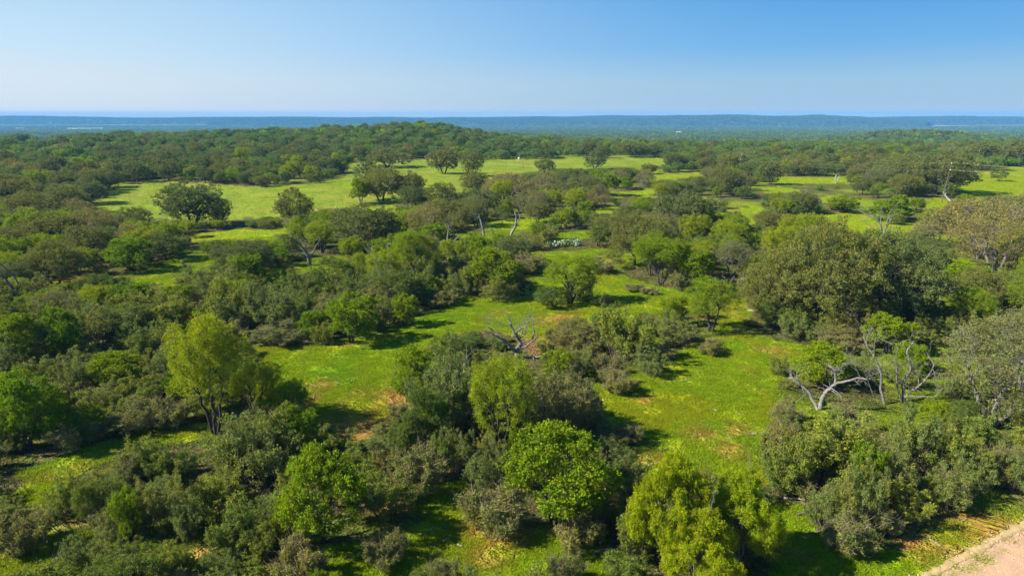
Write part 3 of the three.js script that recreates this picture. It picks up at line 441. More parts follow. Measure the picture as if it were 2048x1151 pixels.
for (const [k, bx, by, ty, w, label, tintNo, slim] of LIST) {
  const scrub = k === 'brush' || k === 'olive' || k === 'darkleaf', h0 = by - ty;
  if (scrub && w >= 95 && by > 540) {
    const n = (label ? 2 : 3) + (w > 150 ? 1 : 0) + (w > 200 ? 1 : 0);
    if (label) SPOTS.push([k, bx, by, ty, w * 0.72, label, tintNo]);
    for (let i = 0; i < n; i++) { const u = (i + 0.5) / n - 0.5 + (SR() - 0.5) * 0.16, q = SR(), kk = q < 0.45 ? k : q < 0.62 ? 'brush' : q < 0.84 ? 'olive' : q < 0.91 ? 'twiggy' : 'leafy', f = (kk === 'twiggy' ? 0.5 : 0.62) + 0.36 * SR(), y = by - h0 * 0.12 + (SR() - 0.5) * h0 * 0.42; SPOTS.push([kk, bx + u * w * 0.86, y, y - h0 * f, w * (0.36 + 0.22 * SR()) * (n === 3 ? 1.15 : 1)]); }
  } else SPOTS.push([k, bx, by, ty, w, label, tintNo, slim]);
}
for (const [k, bx, by, ty, w, label, tintNo, slim] of SPOTS) {
  const P = at(bx, by), h = heightTo(P, ty) * (k === 'mesquite' || k === 'oak' || k === 'weeping' ? 0.97 : 0.90), wid = w * depthOf(P) / FPX * (slim || 1) * 0.9;
  placed.push([P.x, P.z, wid * 0.5]);
  const tn = tintNo ?? tintOf(P); setPlant(k, P, h, wid, { tint: tn, ...(label ? { label } : autoLabel(k, P, h, wid, tn)) });
}
console.log('placed', placed.length);

/* ------------------------------------------------------------------ the rest of the brush and woodland, grown over all land that is not open */
const fill = [];
for (const [x, y, r] of [[425, 880, 2.2], [440, 905, 1.8], [415, 900, 1.8], [1640, 818, 2.2], [1640, 850, 2.0], [1590, 800, 1.6], [1807, 803, 3.2], [1800, 835, 2.6], [1770, 808, 2.4], [1765, 840, 2.0], [1850, 800, 2.0], [1037, 716, 2.6], [1040, 750, 2.4], [1765, 474, 5], [978, 492, 3], [1012, 486, 3], [898, 520, 3], [750, 545, 3], [620, 530, 4], [40, 625, 3], [925, 800, 1.4], [1900, 404, 4], [1884, 410, 3], [1714, 384, 4], [1130, 498, 3], [1105, 498, 2], [1150, 496, 2], [1450, 566, 3]]) { const p = at(x, y); placed.push([p.x, p.z, r]); }
const openMask = new Uint8Array(256 * 144);   // which lines of sight end on open ground
for (const P of [...lawns, ...meadows]) for (let j = 0; j < 144; j++) for (let i = 0; i < 256; i++) { const x = i * 8 + 4, y = j * 8 + 4, w = P.px; let c = false; for (let a = 0, b = w.length - 1; a < w.length; b = a++) if ((w[a][1] > y) !== (w[b][1] > y) && x < (w[b][0] - w[a][0]) * (y - w[a][1]) / (w[b][1] - w[a][1]) + w[a][0]) c = !c; if (c) openMask[j * 256 + i] = 1; }
function hides(x, z, h, w) { const P = V(x, ground(x, z), z), [px, py, k] = toPixel(P), ty = toPixel(V(x, P.y + h, z))[1], hw = w * FPX / k * 0.42; let n = 0, m = 0; for (let j = Math.max(0, Math.floor(ty / 8)); j <= Math.min(143, Math.floor(py / 8)); j++) for (let i = Math.max(0, Math.floor((px - hw) / 8)); i <= Math.min(255, Math.floor((px + hw) / 8)); i++) { n++; m += openMask[j * 256 + i]; } return n ? m / n : 0; }
{
  const R = rng(4242);
  const grid = new Map(), cell = 12, key = (x, z) => Math.floor(x / cell) * 5000 + Math.floor(z / cell);
  const put = (x, z, r) => { const k = key(x, z); if (!grid.has(k)) grid.set(k, []); grid.get(k).push([x, z, r]); };
  for (const p of placed) put(...p);
  const crowded = (x, z, r, f) => { for (let i = -1; i <= 1; i++) for (let j = -1; j <= 1; j++) for (const q of grid.get(key(x + i * cell, z + j * cell)) || []) if (Math.hypot(q[0] - x, q[1] - z) < (q[2] + r) * f) return true; return false; };
  const pick = (x, z, d) => {
    const a = fbm(x / 45, z / 45, 3, 60), b = R();
    if (d < 75) return b < 0.40 ? 'brush' : b < 0.66 ? 'olive' : b < 0.76 ? 'twiggy' : b < 0.88 ? 'darkleaf' : 'leafy';
    if (d < 170) return b < 0.17 + a * 0.3 ? 'oak' : b < 0.29 ? 'greyoak' : b < 0.46 ? 'mesquite' : b < 0.62 ? 'leafy' : b < 0.72 ? 'darkleaf' : b < 0.92 ? 'brush' : 'olive';
    return b < 0.42 + a * 0.4 ? 'oak' : b < 0.50 ? 'greyoak' : b < 0.58 ? 'mesquite' : b < 0.72 ? 'leafy' : 'darkleaf';
  };
  const size = { oak: [6.6, 5.0], greyoak: [5.8, 4.6], leafy: [3.6, 3.2], darkleaf: [3.4, 2.9], mesquite: [4.6, 4.8], brush: [3.0, 1.9], olive: [2.4, 1.9], twiggy: [2.2, 1.2] };
  for (let r = 24; r < 1000; ) {
    const step = r < 80 ? 1.3 : r < 170 ? 2.4 : r < 320 ? 3.4 : 4.6, half = r < 60 ? 0.80 : 0.74, na = Math.ceil(2 * half * r / step);
    for (let i = 0; i < na; i++) {
      const a = (i + R()) / na * 2 * half - half, rr = r + (R() - 0.5) * step, x = Math.sin(a) * rr, z = -Math.cos(a) * rr;
      if (isLawn(x, z) || isMeadow(x, z) || (r > 900 && isField(x, z))) { R(); continue; }
      if (r < 80) { const q = V(x, 0, z).sub(E1); if (q.dot(roadOut) > -2.2) continue; }
      const gap = fbm(x / 13, z / 13, 3, 23); if (r < 330 && gap > (x > 5 && r > 120 && r < 250 && x < 130 ? -0.04 : x > 0 && r > 95 ? 0.05 : 0.14) + 0.1 * R()) continue;
      const k = pick(x, z, rr), s = 0.65 + 0.6 * R(); let w = size[k][0] * s, h = size[k][1] * s * (0.85 + 0.3 * R()) * (r > 330 ? 1.05 : 1);
      if (r < 340) { let ok = false; for (let q = 0; q < 4 && !ok; q++) { ok = hides(x, z, h, w) < 0.12; if (!ok) { h *= 0.72; w *= 0.82; } } if (!ok || w < 0.9) continue; }
      if (crowded(x, z, w * 0.5, r < 80 ? 0.74 : 0.68)) continue;
      let edge = false; for (let q = 0; q < 6 && !edge; q++) { const ex = x + Math.cos(q) * w * 0.42, ez = z + Math.sin(q) * w * 0.42; edge = isLawn(ex, ez); } if (edge && R() < 0.85) continue;
      put(x, z, w * 0.5); fill.push([k, x, z, h, w, rr]);
    }
    r += step * 0.9;
  }
}
const LIMIT = 300 , rest = {}, counts = {};
for (const k of Object.keys(KIND)) counts[k] = SPOTS.filter((l) => l[0] === k).length;
fill.sort((a, b) => b[4] / b[5] - a[4] / a[5]);
for (const f of fill) {
  const [k, x, z, h, w] = f, P = V(x, ground(x, z), z), [px, py] = toPixel(P);
  if (px < -160 || px > 2210 || py > 1330) { (rest[k] ||= []).push(f); continue; }
  if (counts[k] >= LIMIT - 4) { (rest[k] ||= []).push(f); continue; }
  counts[k]++; const tn = tintOf(P); setPlant(k, P, h, w, { tint: tn, ...autoLabel(k, P, h, w, tn) });
}
console.log('individuals', JSON.stringify(counts), 'rest', JSON.stringify(Object.fromEntries(Object.entries(rest).map(([k, v]) => [k, v.length]))));

/* what is past counting: the woodland of the slope, the ridge and the valley */
const woodland = new THREE.Group(); woodland.name = 'woodland'; woodland.userData = { kind: 'stuff', label: 'woodland of oak and mesquite covering the slope and the ridge', category: 'woodland' };
const dummy = new THREE.Object3D(), colour = new THREE.Color();
function scatter(parent, name, geo, mat, list, each) {
  if (!list.length) return;
  const im = new THREE.InstancedMesh(geo, mat, list.length);
  list.forEach((f, i) => { each(f, i, dummy, colour); dummy.updateMatrix(); im.setMatrixAt(i, dummy.matrix); im.setColorAt(i, colour); });
  im.name = name; im.castShadow = im.receiveShadow = true; im.userData.kind = 'stuff'; parent.add(im);
}
const farTree = (k, v, lod) => { const K = KIND[k], P = K.make(K.o, 5000 + k.charCodeAt(0) * 31 + v * 101, lod), M = measure(P), s = new Soup(), off = P.leaves.p.length / 3; s.p = P.leaves.p; s.c = P.leaves.c; s.i = P.leaves.i; for (const q of P.wood.p) s.p.push(q); for (const q of P.wood.c) s.c.push(q); for (const q of P.wood.i) s.i.push(q + off); return { g: s.build(false), ...M }; };
const canopyMat = leafMat('canopy', 0.4); canopyMat.color.setRGB(1.30, 1.36, 1.08);
{
  const R = rng(99);
  for (const [k, list] of Object.entries(rest)) for (let v = 0; v < 2; v++) {
    const t = farTree(k, v, 0.10), part = list.filter((_, i) => i % 2 === v);
    scatter(woodland, KIND[k].cat.replace(' ', '_') + '_mass', t.g, canopyMat, part, (f, i, o, c) => { o.position.set(f[1], ground(f[1], f[2]) - 0.1, f[2]); o.rotation.set(0, R() * 6.28, 0); o.scale.set(f[4] / t.w, f[3] / t.h, f[4] / t.w); const b = 0.8 + 0.4 * R(); c.setRGB(b * (0.80 + 0.18 * R()), b * 1.02, b * (0.9 + 0.25 * R())); });
  }
  castAll(woodland); scene.add(woodland);
  // the valley: clumps of many trees, thinner where the land is open
  const valley = new THREE.Group(); valley.name = 'valley_woodland'; valley.userData = { kind: 'stuff', label: 'far wooded plain stretching to the hazy hills', category: 'woodland' };
  const clump = (seed) => {
    const Q = rng(seed), s = new Soup();
    for (let i = 0; i < 10; i++) {
      const x = (Q() - 0.5) * 17, z = (Q() - 0.5) * 17, w = 4 + 5 * Q(), h = 3.4 + 3.2 * Q(), c = tint(Q, Q() < 0.55 ? [0.085, 0.105, 0.034] : [0.105, 0.150, 0.026], 0.28, 0.15);
      for (let j = 0; j < 46; j++) { const d = ball(Q); d.y = Math.abs(d.y) * (Q() < 0.85 ? 1 : -0.3); const a = ball(Q), b = ball(Q).cross(a).normalize(), k = 0.7 + 0.35 * Q(); s.leaf(x + d.x * w * 0.5 * k, h * 0.42 + d.y * h * 0.55 * k, z + d.z * w * 0.5 * k, a.x, a.y, a.z, b.x, b.y, b.z, 1.3 + Q(), 0.9 + 0.6 * Q(), tint(Q, c, 0.2, 0.05), 0.2); }
    }
    return s.build(false);
  };
  const lists = [[], [], [], []];
  for (let r = 960; r < 5000; ) {
    const step = r < 1800 ? 17 : 17 + (r - 1800) * 0.010, na = Math.ceil(1.56 * r / step);
    for (let i = 0; i < na; i++) {
      const a = (i + R()) / na * 1.56 - 0.78, rr = r + (R() - 0.5) * step, x = Math.sin(a) * rr, z = -Math.cos(a) * rr;
      if (isField(x, z) || isField(x + 14, z + 10) || fbm(x / 260, z / 420, 4, 44) > 0.30 + 0.08 * R() || (fbm(x / 110, z / 160, 3, 47) > 0.22 && R() < 0.75)) continue;
      lists[Math.floor(R() * 4)].push([x, z, (step / 17) * (0.85 + 0.3 * R())]);
    }
    r += step * 0.88;
  }
  lists.push(hillSpots);
  lists.forEach((l, v) => scatter(valley, 'tree_clump', clump(300 + v), canopyMat, l, (f, i, o, c) => { o.position.set(f[0], (f[3] ?? ground(f[0], f[1])) - (f[3] !== undefined ? 1.2 : 0.6), f[1]); o.rotation.set(0, R() * 6.28, 0); o.scale.set(f[2], Math.min(1.2, 0.8 + 0.4 * R()), f[2]); const b = 0.8 + 0.4 * R(); c.setRGB(b, b, b); }));
  castAll(valley); scene.add(valley);
}

/* ------------------------------------------------------------------ grass: short tufts over the near open ground */
{
  const R = rng(31), s = new Soup();
  const blade = (S, x, z, h, lean, w, c) => { const a = R() * 6.283, k = S.p.length / 3, dx = Math.cos(a), dz = Math.sin(a); S.p.push(x - dz * w, 0, z + dx * w, x + dz * w, 0, z - dx * w, x + dx * lean, h, z + dz * lean); for (let q = 0; q < 3; q++) S.c.push(...c); S.i.push(k, k + 1, k + 2); };
  const tufts = [0, 1, 2].map(() => { const S = new Soup(); for (let i = 0; i < 70; i++) { const a = R() * 6.283, r = Math.sqrt(R()) * 0.34, h = (0.035 + 0.065 * R()) * (1.25 - 2 * r); blade(S, Math.cos(a) * r, Math.sin(a) * r, h, 0.03 + 0.06 * R(), 0.012 + 0.010 * R(), tint(R, [1, 1, 1], 0.16, 0.05)); } return S.build(false); });
  const lists = [[], [], []];
  const tries = 380000;
  for (let i = 0; i < tries; i++) {
    const a = (R() - 0.5) * 1.56, r = 24 + 96 * R() ** 0.85, x = Math.sin(a) * r, z = -Math.cos(a) * r;
    const q = (x - E1.x) * roadOut.x + (z - E1.z) * roadOut.z; if (q > -0.35 && (q < 0.3 || q > 0.75 || R() < 0.45)) continue;
    const [c, g] = cover(x, z); if (R() > g * (0.55 + 1.3 * fbm(x / 1.7, z / 1.7, 3, 71)) || g < 0.2) continue;
    lists[i % 3].push([x, z, c]);
  }
  const m = leafMat('grass blades', 0.5), grass = new THREE.Group(); grass.name = 'grass'; grass.userData = { kind: 'stuff', label: 'short bright green grass over the open ground', category: 'grass' };
  lists.forEach((l, v) => scatter(grass, 'grass_tuft', tufts[v], m, l, (f, i, o, c) => { const k = 0.55 + 1.25 * R() ** 3, b = 0.95 + 0.32 * R(); o.position.set(f[0], ground(f[0], f[1]) - 0.01, f[1]); o.rotation.set(0, R() * 6.28, 0); o.scale.set(k, k * (0.7 + 0.6 * R()), k); c.setRGB(f[2][0] * b, f[2][1] * b * 1.05, f[2][2] * b); }));
  scene.add(grass);
  console.log('grass', lists.map((l) => l.length).join());
}

/* ------------------------------------------------------------------ dead trees, drawn limb by limb */
const deadMat = new THREE.MeshStandardMaterial({ vertexColors: true, map: barkMap, bumpMap: barkMap, bumpScale: 0.03, roughness: 0.9, name: 'weathered wood' });
function deadTree(name, base, limbs, scale, origin, label, seed, colour = [0.46, 0.42, 0.36], group) {
  // limbs: [radius at foot, radius at tip, [x, y], ...] measured on the tree in its own plane; each bends towards or away from it in depth
  const P = at(...base), dep = depthOf(P), m = scale * dep / FPX, R = rng(seed), t = new THREE.Group(), yaw = Math.atan2(P.x, -P.z);
  t.name = numbered(name); t.position.copy(P); t.rotation.y = -yaw;
  limbs.forEach(([r0, r1, ...pts], li) => {
    const S = new Soup(), lean = (R() - 0.5) * 0.8, w = pts.map(([x, y], i) => V((x - origin[0]) * m, Math.max(i || li === 0 ? -0.2 : -0.2, (origin[1] - y) * m * 1.08), 0));
    w.forEach((p, i) => { p.z = lean * (i / w.length) * w[0].distanceTo(w[w.length - 1]) * (li ? 1 : 0.3) + (li ? R() * 0.2 : 0); });
    const cv = new THREE.CatmullRomCurve3(w, false, 'catmullrom', 0.4), path = cv.getPoints(pts.length * 3);
    path.forEach((p, i) => { if (i) p.addScaledVector(ball(R), r0 * 0.34); });
    S.tube(path, r0, r1, 8, colour, R);
    const twigs = Math.round(4 + R() * 5);
    for (let q = 0; q < twigs; q++) { const a = path[Math.floor(path.length * (0.45 + 0.5 * R()))], e = a.clone().add(ball(R).multiplyScalar(0.5 + 0.9 * R())); e.y += 0.25; const tw = wander(a, e, 3, 0.14, R); S.tube(tw, Math.max(0.012, r1 * 0.45), 0.006, 4, colour); for (let u = 0; u < 2; u++) { const f = tw[2].clone().add(ball(R).multiplyScalar(0.25 + 0.4 * R())); f.y += 0.1; S.tube([tw[1 + u], f], 0.009, 0.004, 3, colour); } }
    const mesh = new THREE.Mesh(S.build(true), deadMat); mesh.name = li === 0 ? 'trunk' : 'limb'; t.add(mesh);
  });
  tag(t, label, 'dead tree', group); castAll(t); scene.add(t); return t;
}
const k8 = 0.166;
deadTree('dead_tree', [1640, 818], [[0.166, 0.110, [465, 930], [475, 830], [500, 740], [550, 660], [600, 590]], [0.102, 0.055, [600, 595], [592, 480], [560, 420], [515, 395]], [0.035, 0.021, [598, 500], [630, 470], [655, 445]], [0.102, 0.035, [600, 592], [720, 530], [850, 480], [920, 482]], [0.117, 0.069, [440, 930], [410, 880], [330, 770], [220, 690], [150, 640], [80, 645]], [0.048, 0.014, [150, 642], [110, 560], [90, 480]]], k8, [465, 925], 'white forked dead tree like an open Y above the roadside thicket', 11, [0.26, 0.242, 0.215]);
deadTree('dead_tree', [1807, 803], [[0.120, 0.049, [1490, 860], [1480, 720], [1470, 600], [1510, 480], [1500, 390], [1460, 290], [1470, 210], [1510, 160]], [0.079, 0.021, [1475, 850], [1450, 780], [1400, 650], [1380, 480], [1340, 340], [1300, 220]], [0.030, 0.007, [1345, 300], [1380, 160], [1460, 110], [1490, 20]], [0.090, 0.016, [1500, 790], [1620, 650], [1690, 550], [1740, 400], [1700, 340], [1640, 290]], [0.035, 0.010, [1620, 650], [1600, 500], [1540, 430]], [0.066, 0.010, [1520, 780], [1700, 745], [1800, 740], [1860, 640], [1920, 600]], [0.040, 0.007, [1660, 700], [1500, 630], [1330, 560], [1200, 510], [1050, 450], [820, 420]], [0.025, 0.005, [1740, 420], [1800, 540], [1850, 640]], [0.030, 0.005, [1385, 470], [1250, 460], [1120, 500]]], k8, [1490, 850], 'many-limbed bleached dead tree spreading from one stump', 12, [0.225, 0.208, 0.184]);
deadTree('dead_tree', [1770, 808], [[0.099, 0.049, [1265, 880], [1200, 700], [1190, 560], [1130, 420], [1070, 330], [1000, 240], [950, 130]], [0.040, 0.016, [1085, 340], [1070, 200], [1080, 130]], [0.021, 0.007, [1072, 180], [1100, 150], [1125, 120]], [0.021, 0.007, [985, 200], [985, 130], [1000, 40]], [0.030, 0.010, [1185, 900], [1120, 760], [1060, 640], [1052, 592], [1130, 612]], [0.025, 0.005, [1195, 580], [1020, 480], [870, 400], [760, 330]]], k8, [1265, 880], 'slanting grey dead trunk with a clawed tip beside the bleached tree', 13, [0.22, 0.20, 0.175]);
const k7 = 160 / 1315;
deadTree('dead_tree', [1037, 716], [[0.22, 0.14, [610, 860], [590, 720], [640, 600], [560, 470]], [0.13, 0.02, [560, 470], [500, 350], [470, 250], [410, 130]], [0.07, 0.015, [560, 440], [640, 350], [740, 290], [790, 120]], [0.08, 0.015, [630, 520], [665, 420], [660, 250]], [0.15, 0.03, [600, 700], [740, 640], [840, 550], [950, 475]], [0.09, 0.015, [840, 555], [855, 400], [825, 255]], [0.17, 0.04, [570, 720], [470, 640], [400, 540], [270, 460], [190, 400]], [0.05, 0.01, [660, 500], [750, 430]], [0.07, 0.015, [620, 750], [720, 715], [880, 720]], [0.06, 0.01, [200, 405], [130, 340], [90, 230]], [0.05, 0.01, [470, 300], [350, 310], [210, 190]]], k7, [610, 840], 'dark bare dead tree with claw-like limbs above the central thicket', 14, [0.27, 0.24, 0.205]);
const kz = 348 / 2003;
deadTree('dead_tree', [1765, 474], [[0.208, 0.078, [375, 1120], [345, 1000], [290, 920], [170, 880], [80, 840]], [0.169, 0.065, [380, 1100], [400, 1010], [440, 930], [460, 860]], [0.104, 0.019, [345, 980], [335, 880], [330, 780]], [0.091, 0.013, [400, 990], [425, 830], [490, 740]], [0.078, 0.013, [300, 940], [230, 870], [190, 800]], [0.052, 0.013, [440, 980], [490, 1040]], [0.065, 0.013, [310, 985], [230, 1000], [160, 950], [90, 990]], [0.052, 0.010, [370, 930], [350, 870], [290, 850]]], kz, [375, 1115], 'grey dead tree with wide bare arms on the far clearing', 15, [0.20, 0.185, 0.16]);
const kw = 0.3418;
deadTree('dead_tree', [978, 492], [[0.22, 0.06, [870, 800], [850, 720], [830, 650], [822, 615]], [0.12, 0.03, [905, 800], [915, 740], [885, 690]], [0.05, 0.01, [850, 720], [815, 700]]], kw, [880, 795], 'twisted grey snag in the group of snags before the meadow, thinnest', 16, [0.34, 0.31, 0.27]);
deadTree('dead_tree', [1012, 486], [[0.26, 0.08, [965, 775], [1000, 720], [1025, 660], [1018, 600]], [0.10, 0.02, [1020, 690], [1045, 640], [1040, 610]], [0.07, 0.02, [985, 745], [1030, 755]]], kw, [965, 775], 'kinked dark snag in the group of snags before the meadow', 17, [0.30, 0.275, 0.24]);
deadTree('dead_tree', [898, 520], [[0.22, 0.05, [640, 880], [630, 800], [640, 690]], [0.12, 0.02, [632, 830], [670, 770], [705, 735]], [0.09, 0.02, [630, 850], [590, 790], [560, 760]], [0.06, 0.01, [650, 850], [700, 800], [740, 790]]], kw, [640, 875], 'bushy-limbed snag behind the light green bush', 18, [0.33, 0.30, 0.26]);
deadTree('dead_tree', [750, 545], [[0.20, 0.06, [190, 180], [200, 140], [240, 120], [300, 125]], [0.10, 0.02, [215, 130], [180, 90], [150, 60]], [0.08, 0.02, [240, 120], [270, 70], [265, 20]], [0.09, 0.015, [200, 145], [100, 160], [20, 200]], [0.05, 0.01, [280, 120], [310, 100]]], 0.3475, [190, 180], 'low sprawling pale snag in the brush belt', 19, [0.46, 0.43, 0.38]);
deadTree('dead_tree', [620, 530], [[0.26, 0.08, [1790, 150], [1780, 90], [1740, 30], [1690, -10]], [0.14, 0.02, [1790, 120], [1830, 50], [1860, 10]], [0.10, 0.02, [1775, 90], [1770, 30], [1730, -30]], [0.10, 0.02, [1785, 110], [1720, 70], [1690, 60]]], 0.3475, [1790, 150], 'bare dark dead tree before the long meadow', 20, [0.22, 0.20, 0.175]);
deadTree('dead_tree', [40, 625], [[0.22, 0.08, [110, 420], [105, 330], [70, 230], [20, 190]], [0.12, 0.02, [105, 330], [120, 240], [60, 150], [30, 130]], [0.10, 0.02, [100, 350], [40, 300], [-20, 310]], [0.07, 0.01, [110, 300], [160, 270]]], 0.3475, [110, 420], 'twisted dark dead tree in the brush behind the tall mesquite', 21, [0.20, 0.18, 0.155]);
deadTree('dead_tree', [1903, 402], [[0.24, 0.12, [430, 975], [400, 940], [330, 870], [270, 790]], [0.06, 0.02, [290, 810], [300, 760]]], 80 / 837, [430, 960], 'leaning white broken trunk at the foot of the utility pole', 22, [0.50, 0.47, 0.42]);
deadTree('dead_tree', [1672, 366], [[0.18, 0.10, [950, 420], [945, 390], [950, 375]], [0.10, 0.05, [955, 410], [965, 380], [958, 372]]], 0.3418, [950, 420], 'short white stump-like snag beyond the far clearing', 23, [0.45, 0.42, 0.37]);
deadTree('dead_tree', [1950, 336], [[0.22, 0.10, [1450, 300], [1440, 260], [1400, 230], [1380, 215]], [0.12, 0.04, [1452, 290], [1458, 240], [1460, 205]]], kz, [1450, 305], 'pale dead trunk in front of the far dark oaks', 24, [0.60, 0.57, 0.50]);
deadTree('dead_tree', [1880, 605], [[0.16, 0.06, [1560, 420], [1560, 350], [1530, 290], [1520, 250]], [0.08, 0.02, [1562, 360], [1600, 340], [1690, 315]], [0.06, 0.02, [1555, 350], [1580, 320]]], 0.3475, [1560, 420], 'small blue-grey dead tree behind the largest oak', 25, [0.34, 0.31, 0.28]);
deadTree('dead_tree', [925, 800], [[0.11, 0.05, [720, 900], [740, 850], [800, 765]], [0.06, 0.015, [735, 860], [690, 770], [650, 700]], [0.05, 0.012, [720, 890], [640, 870], [590, 890]], [0.05, 0.012, [740, 850], [730, 720], [750, 640]]], 0.3475, [720, 900], 'thin grey dead limbs poking through the central thicket', 26, [0.38, 0.35, 0.31]);
/* fallen wood */
function fallen(name, px, py, len, r, ang, label, seed, group, colour = [0.30, 0.255, 0.21], forks = 2) {
  const P = at(px, py), R = rng(seed), t = new THREE.Group(); t.name = numbered(name); t.position.copy(P); t.position.y += r * 0.7; t.rotation.y = ang;
  const S = new Soup(), path = wander(V(-len / 2, 0, 0), V(len / 2, 0.06 * len * R(), 0), 6, 0.035, R); path.forEach((p) => { p.y = Math.max(0, p.y) * 0.7; }); S.tube(path, r, r * 0.45, 8, colour, R);
  const m = new THREE.Mesh(S.build(true), deadMat); m.name = 'trunk'; t.add(m);
  for (let i = 0; i < forks; i++) { const Q = new Soup(), a = path[2 + Math.floor(R() * 4)], e = a.clone().add(V((R() - 0.3) * len * 0.4, len * 0.16 * R() + 0.05, (R() - 0.5) * len * 0.5)); Q.tube(wander(a, e, 3, 0.1, R), r * 0.5, r * 0.12, 6, colour, R); const b = new THREE.Mesh(Q.build(true), deadMat); b.name = 'branch'; t.add(b); }
  tag(t, label, 'log', group); castAll(t); scene.add(t);
}
fallen('fallen_log', 1218, 1102, 1.7, 0.09, 0.3, 'curved dark fallen log on the near grass beside the weeping trees', 1, undefined, [0.16, 0.13, 0.10]);
fallen('fallen_log', 1614, 1028, 1.3, 0.09, 0.25, 'short dark log on the grass at the tip of the roadside thicket', 2, 'logs by the roadside thicket', [0.17, 0.14, 0.11]);
fallen('fallen_log', 1632, 1066, 1.1, 0.07, 0.2, 'thin dark log lying below the short dark log', 3, 'logs by the roadside thicket', [0.17, 0.14, 0.11]);
fallen('fallen_log', 1645, 1048, 0.8, 0.06, -0.7, 'slanted stick of dark wood between the two dark logs', 4, 'logs by the roadside thicket', [0.2, 0.165, 0.13]);
fallen('fallen_branch', 1608, 1002, 2.0, 0.06, -0.3, 'pile of pale grey branches at the tip of the roadside thicket', 5, undefined, [0.42, 0.37, 0.31], 8);
fallen('fallen_branch', 1080, 716, 3.2, 0.12, 0.05, 'pale fallen bough at the foot of the dark dead tree', 6, undefined, [0.36, 0.32, 0.27], 5);
fallen('fallen_branch', 1450, 566, 6.5, 0.26, 0.35, 'large fallen tangle of grey boughs beside the largest oak', 7, undefined, [0.20, 0.17, 0.145], 14);
fallen('fallen_log', 1530, 625, 3.4, 0.12, -0.35, 'split pale log lying in the grass by the largest oak', 8, undefined, [0.45, 0.36, 0.25], 2);
fallen('fallen_log', 1186, 518, 2.6, 0.2, 0.15, 'dark log lying on the clearing beyond the lone crooked mesquite', 9, undefined, [0.15, 0.125, 0.10], 1);
fallen('fallen_branch', 1720, 975, 2.4, 0.05, 0.5, 'grey arching dead branches hanging from the roadside thicket', 10, undefined, [0.34, 0.30, 0.26], 12);
fallen('fallen_branch', 1095, 880, 3.4, 0.06, 0.2, 'long thin grey bough lying across the central thicket', 12, undefined, [0.30, 0.27, 0.235], 7);
const bits = [[606, 682, 1.0], [703, 763, 0.45], [676, 768, 0.35], [627, 795, 0.5], [1370, 762, 0.8], [893, 1056, 0.4], [895, 1078, 0.6], [919, 1091, 0.3], [1043, 1084, 0.35], [698, 1118, 0.5], [862, 1060, 0.35], [1505, 868, 0.5], [1458, 872, 0.5], [1170, 1136, 0.45], [1110, 1066, 0.3], [1000, 1076, 0.5], [1430, 820, 0.4], [1330, 900, 0.35], [1560, 960, 0.4], [1655, 1098, 0.4], [1060, 590, 1.0], [1150, 620, 1.0], [1255, 505, 1.6], [1228, 500, 1.4], [1480, 830, 0.35], [1280, 660, 0.6], [760, 860, 0.5], [1870, 1085, 0.6], [1930, 1040, 0.5]];
bits.forEach(([px, py, len], i) => fallen('stick', px, py, len, 0.035 + 0.012 * (i % 3), (i * 1.7) % 3.14, 'small bleached stick lying on open ground', 40 + i, 'sticks on open ground', i % 4 === 1 ? [0.22, 0.18, 0.14] : [0.36, 0.32, 0.26], 1));

/* ------------------------------------------------------------------ prickly pears */
const padMat = new THREE.MeshStandardMaterial({ vertexColors: true, roughness: 0.55, name: 'cactus pads' });
const padGeo = new THREE.SphereGeometry(1, 10, 7);
function prickly(px, py, n, seed, label, group) {
  const P = at(px, py), R = rng(seed), t = new THREE.Group(); t.name = numbered('prickly_pear'); t.position.copy(P);
  const add = (p, dir, s, depth) => {
    const face = R() * 6.283, q = new THREE.Quaternion().setFromUnitVectors(V(0, 1, 0), dir).multiply(new THREE.Quaternion().setFromAxisAngle(V(0, 1, 0), face));
    const g = padGeo.clone(); g.scale(s * 0.72, s, s * 0.13); g.applyQuaternion(q); const c = p.clone().addScaledVector(dir, s * 0.92); g.translate(c.x, c.y, c.z);
    const k = tint(R, [0.19, 0.26, 0.14], 0.30, 0.06), n3 = g.attributes.position.count, col = new Float32Array(n3 * 3); for (let i = 0; i < n3; i++) col.set(k, i * 3); g.setAttribute('color', new THREE.BufferAttribute(col, 3));
    const m = new THREE.Mesh(g, padMat); m.name = 'pad'; t.add(m);
    if (depth < 2) for (let i = 0; i < 2; i++) if (R() < 0.75) { const d = dir.clone().add(ball(R).multiplyScalar(0.75)); d.y = Math.abs(d.y) + 0.2; d.normalize(); add(c.clone().addScaledVector(dir, s * 0.8), d, s * (0.75 + 0.25 * R()), depth + 1); }
  };
  for (let i = 0; i < n; i++) { const a = R() * 6.283, d = ball(R); d.y = Math.abs(d.y) + 0.7; d.normalize(); add(V(Math.cos(a) * 0.8 * R(), -0.02, Math.sin(a) * 0.5 * R()), d, 0.20 + 0.07 * R(), 0); }
  tag(t, label, 'cactus', group); castAll(t); scene.add(t);
}
[[1105, 494], [1118, 492], [1132, 491], [1146, 489], [1152, 492]].forEach(([x, y], i) => prickly(x, y, 7, 60 + i, 'pale prickly pear in the long patch at the clearing edge', 'prickly pears of the long patch'));
prickly(1024, 497, 5, 70, 'prickly pear under the kinked snag'); [[1040, 502], [1050, 503]].forEach(([x, y], i) => prickly(x, y, 5, 72 + i, 'whitish prickly pear among dry twigs beside the kinked snag', 'prickly pears by the snag'));
prickly(1055, 588, 2, 75, 'tiny prickly pear in the shade of the light green bush'); prickly(1190, 533, 2, 76, 'tiny prickly pear on the open clearing grass');

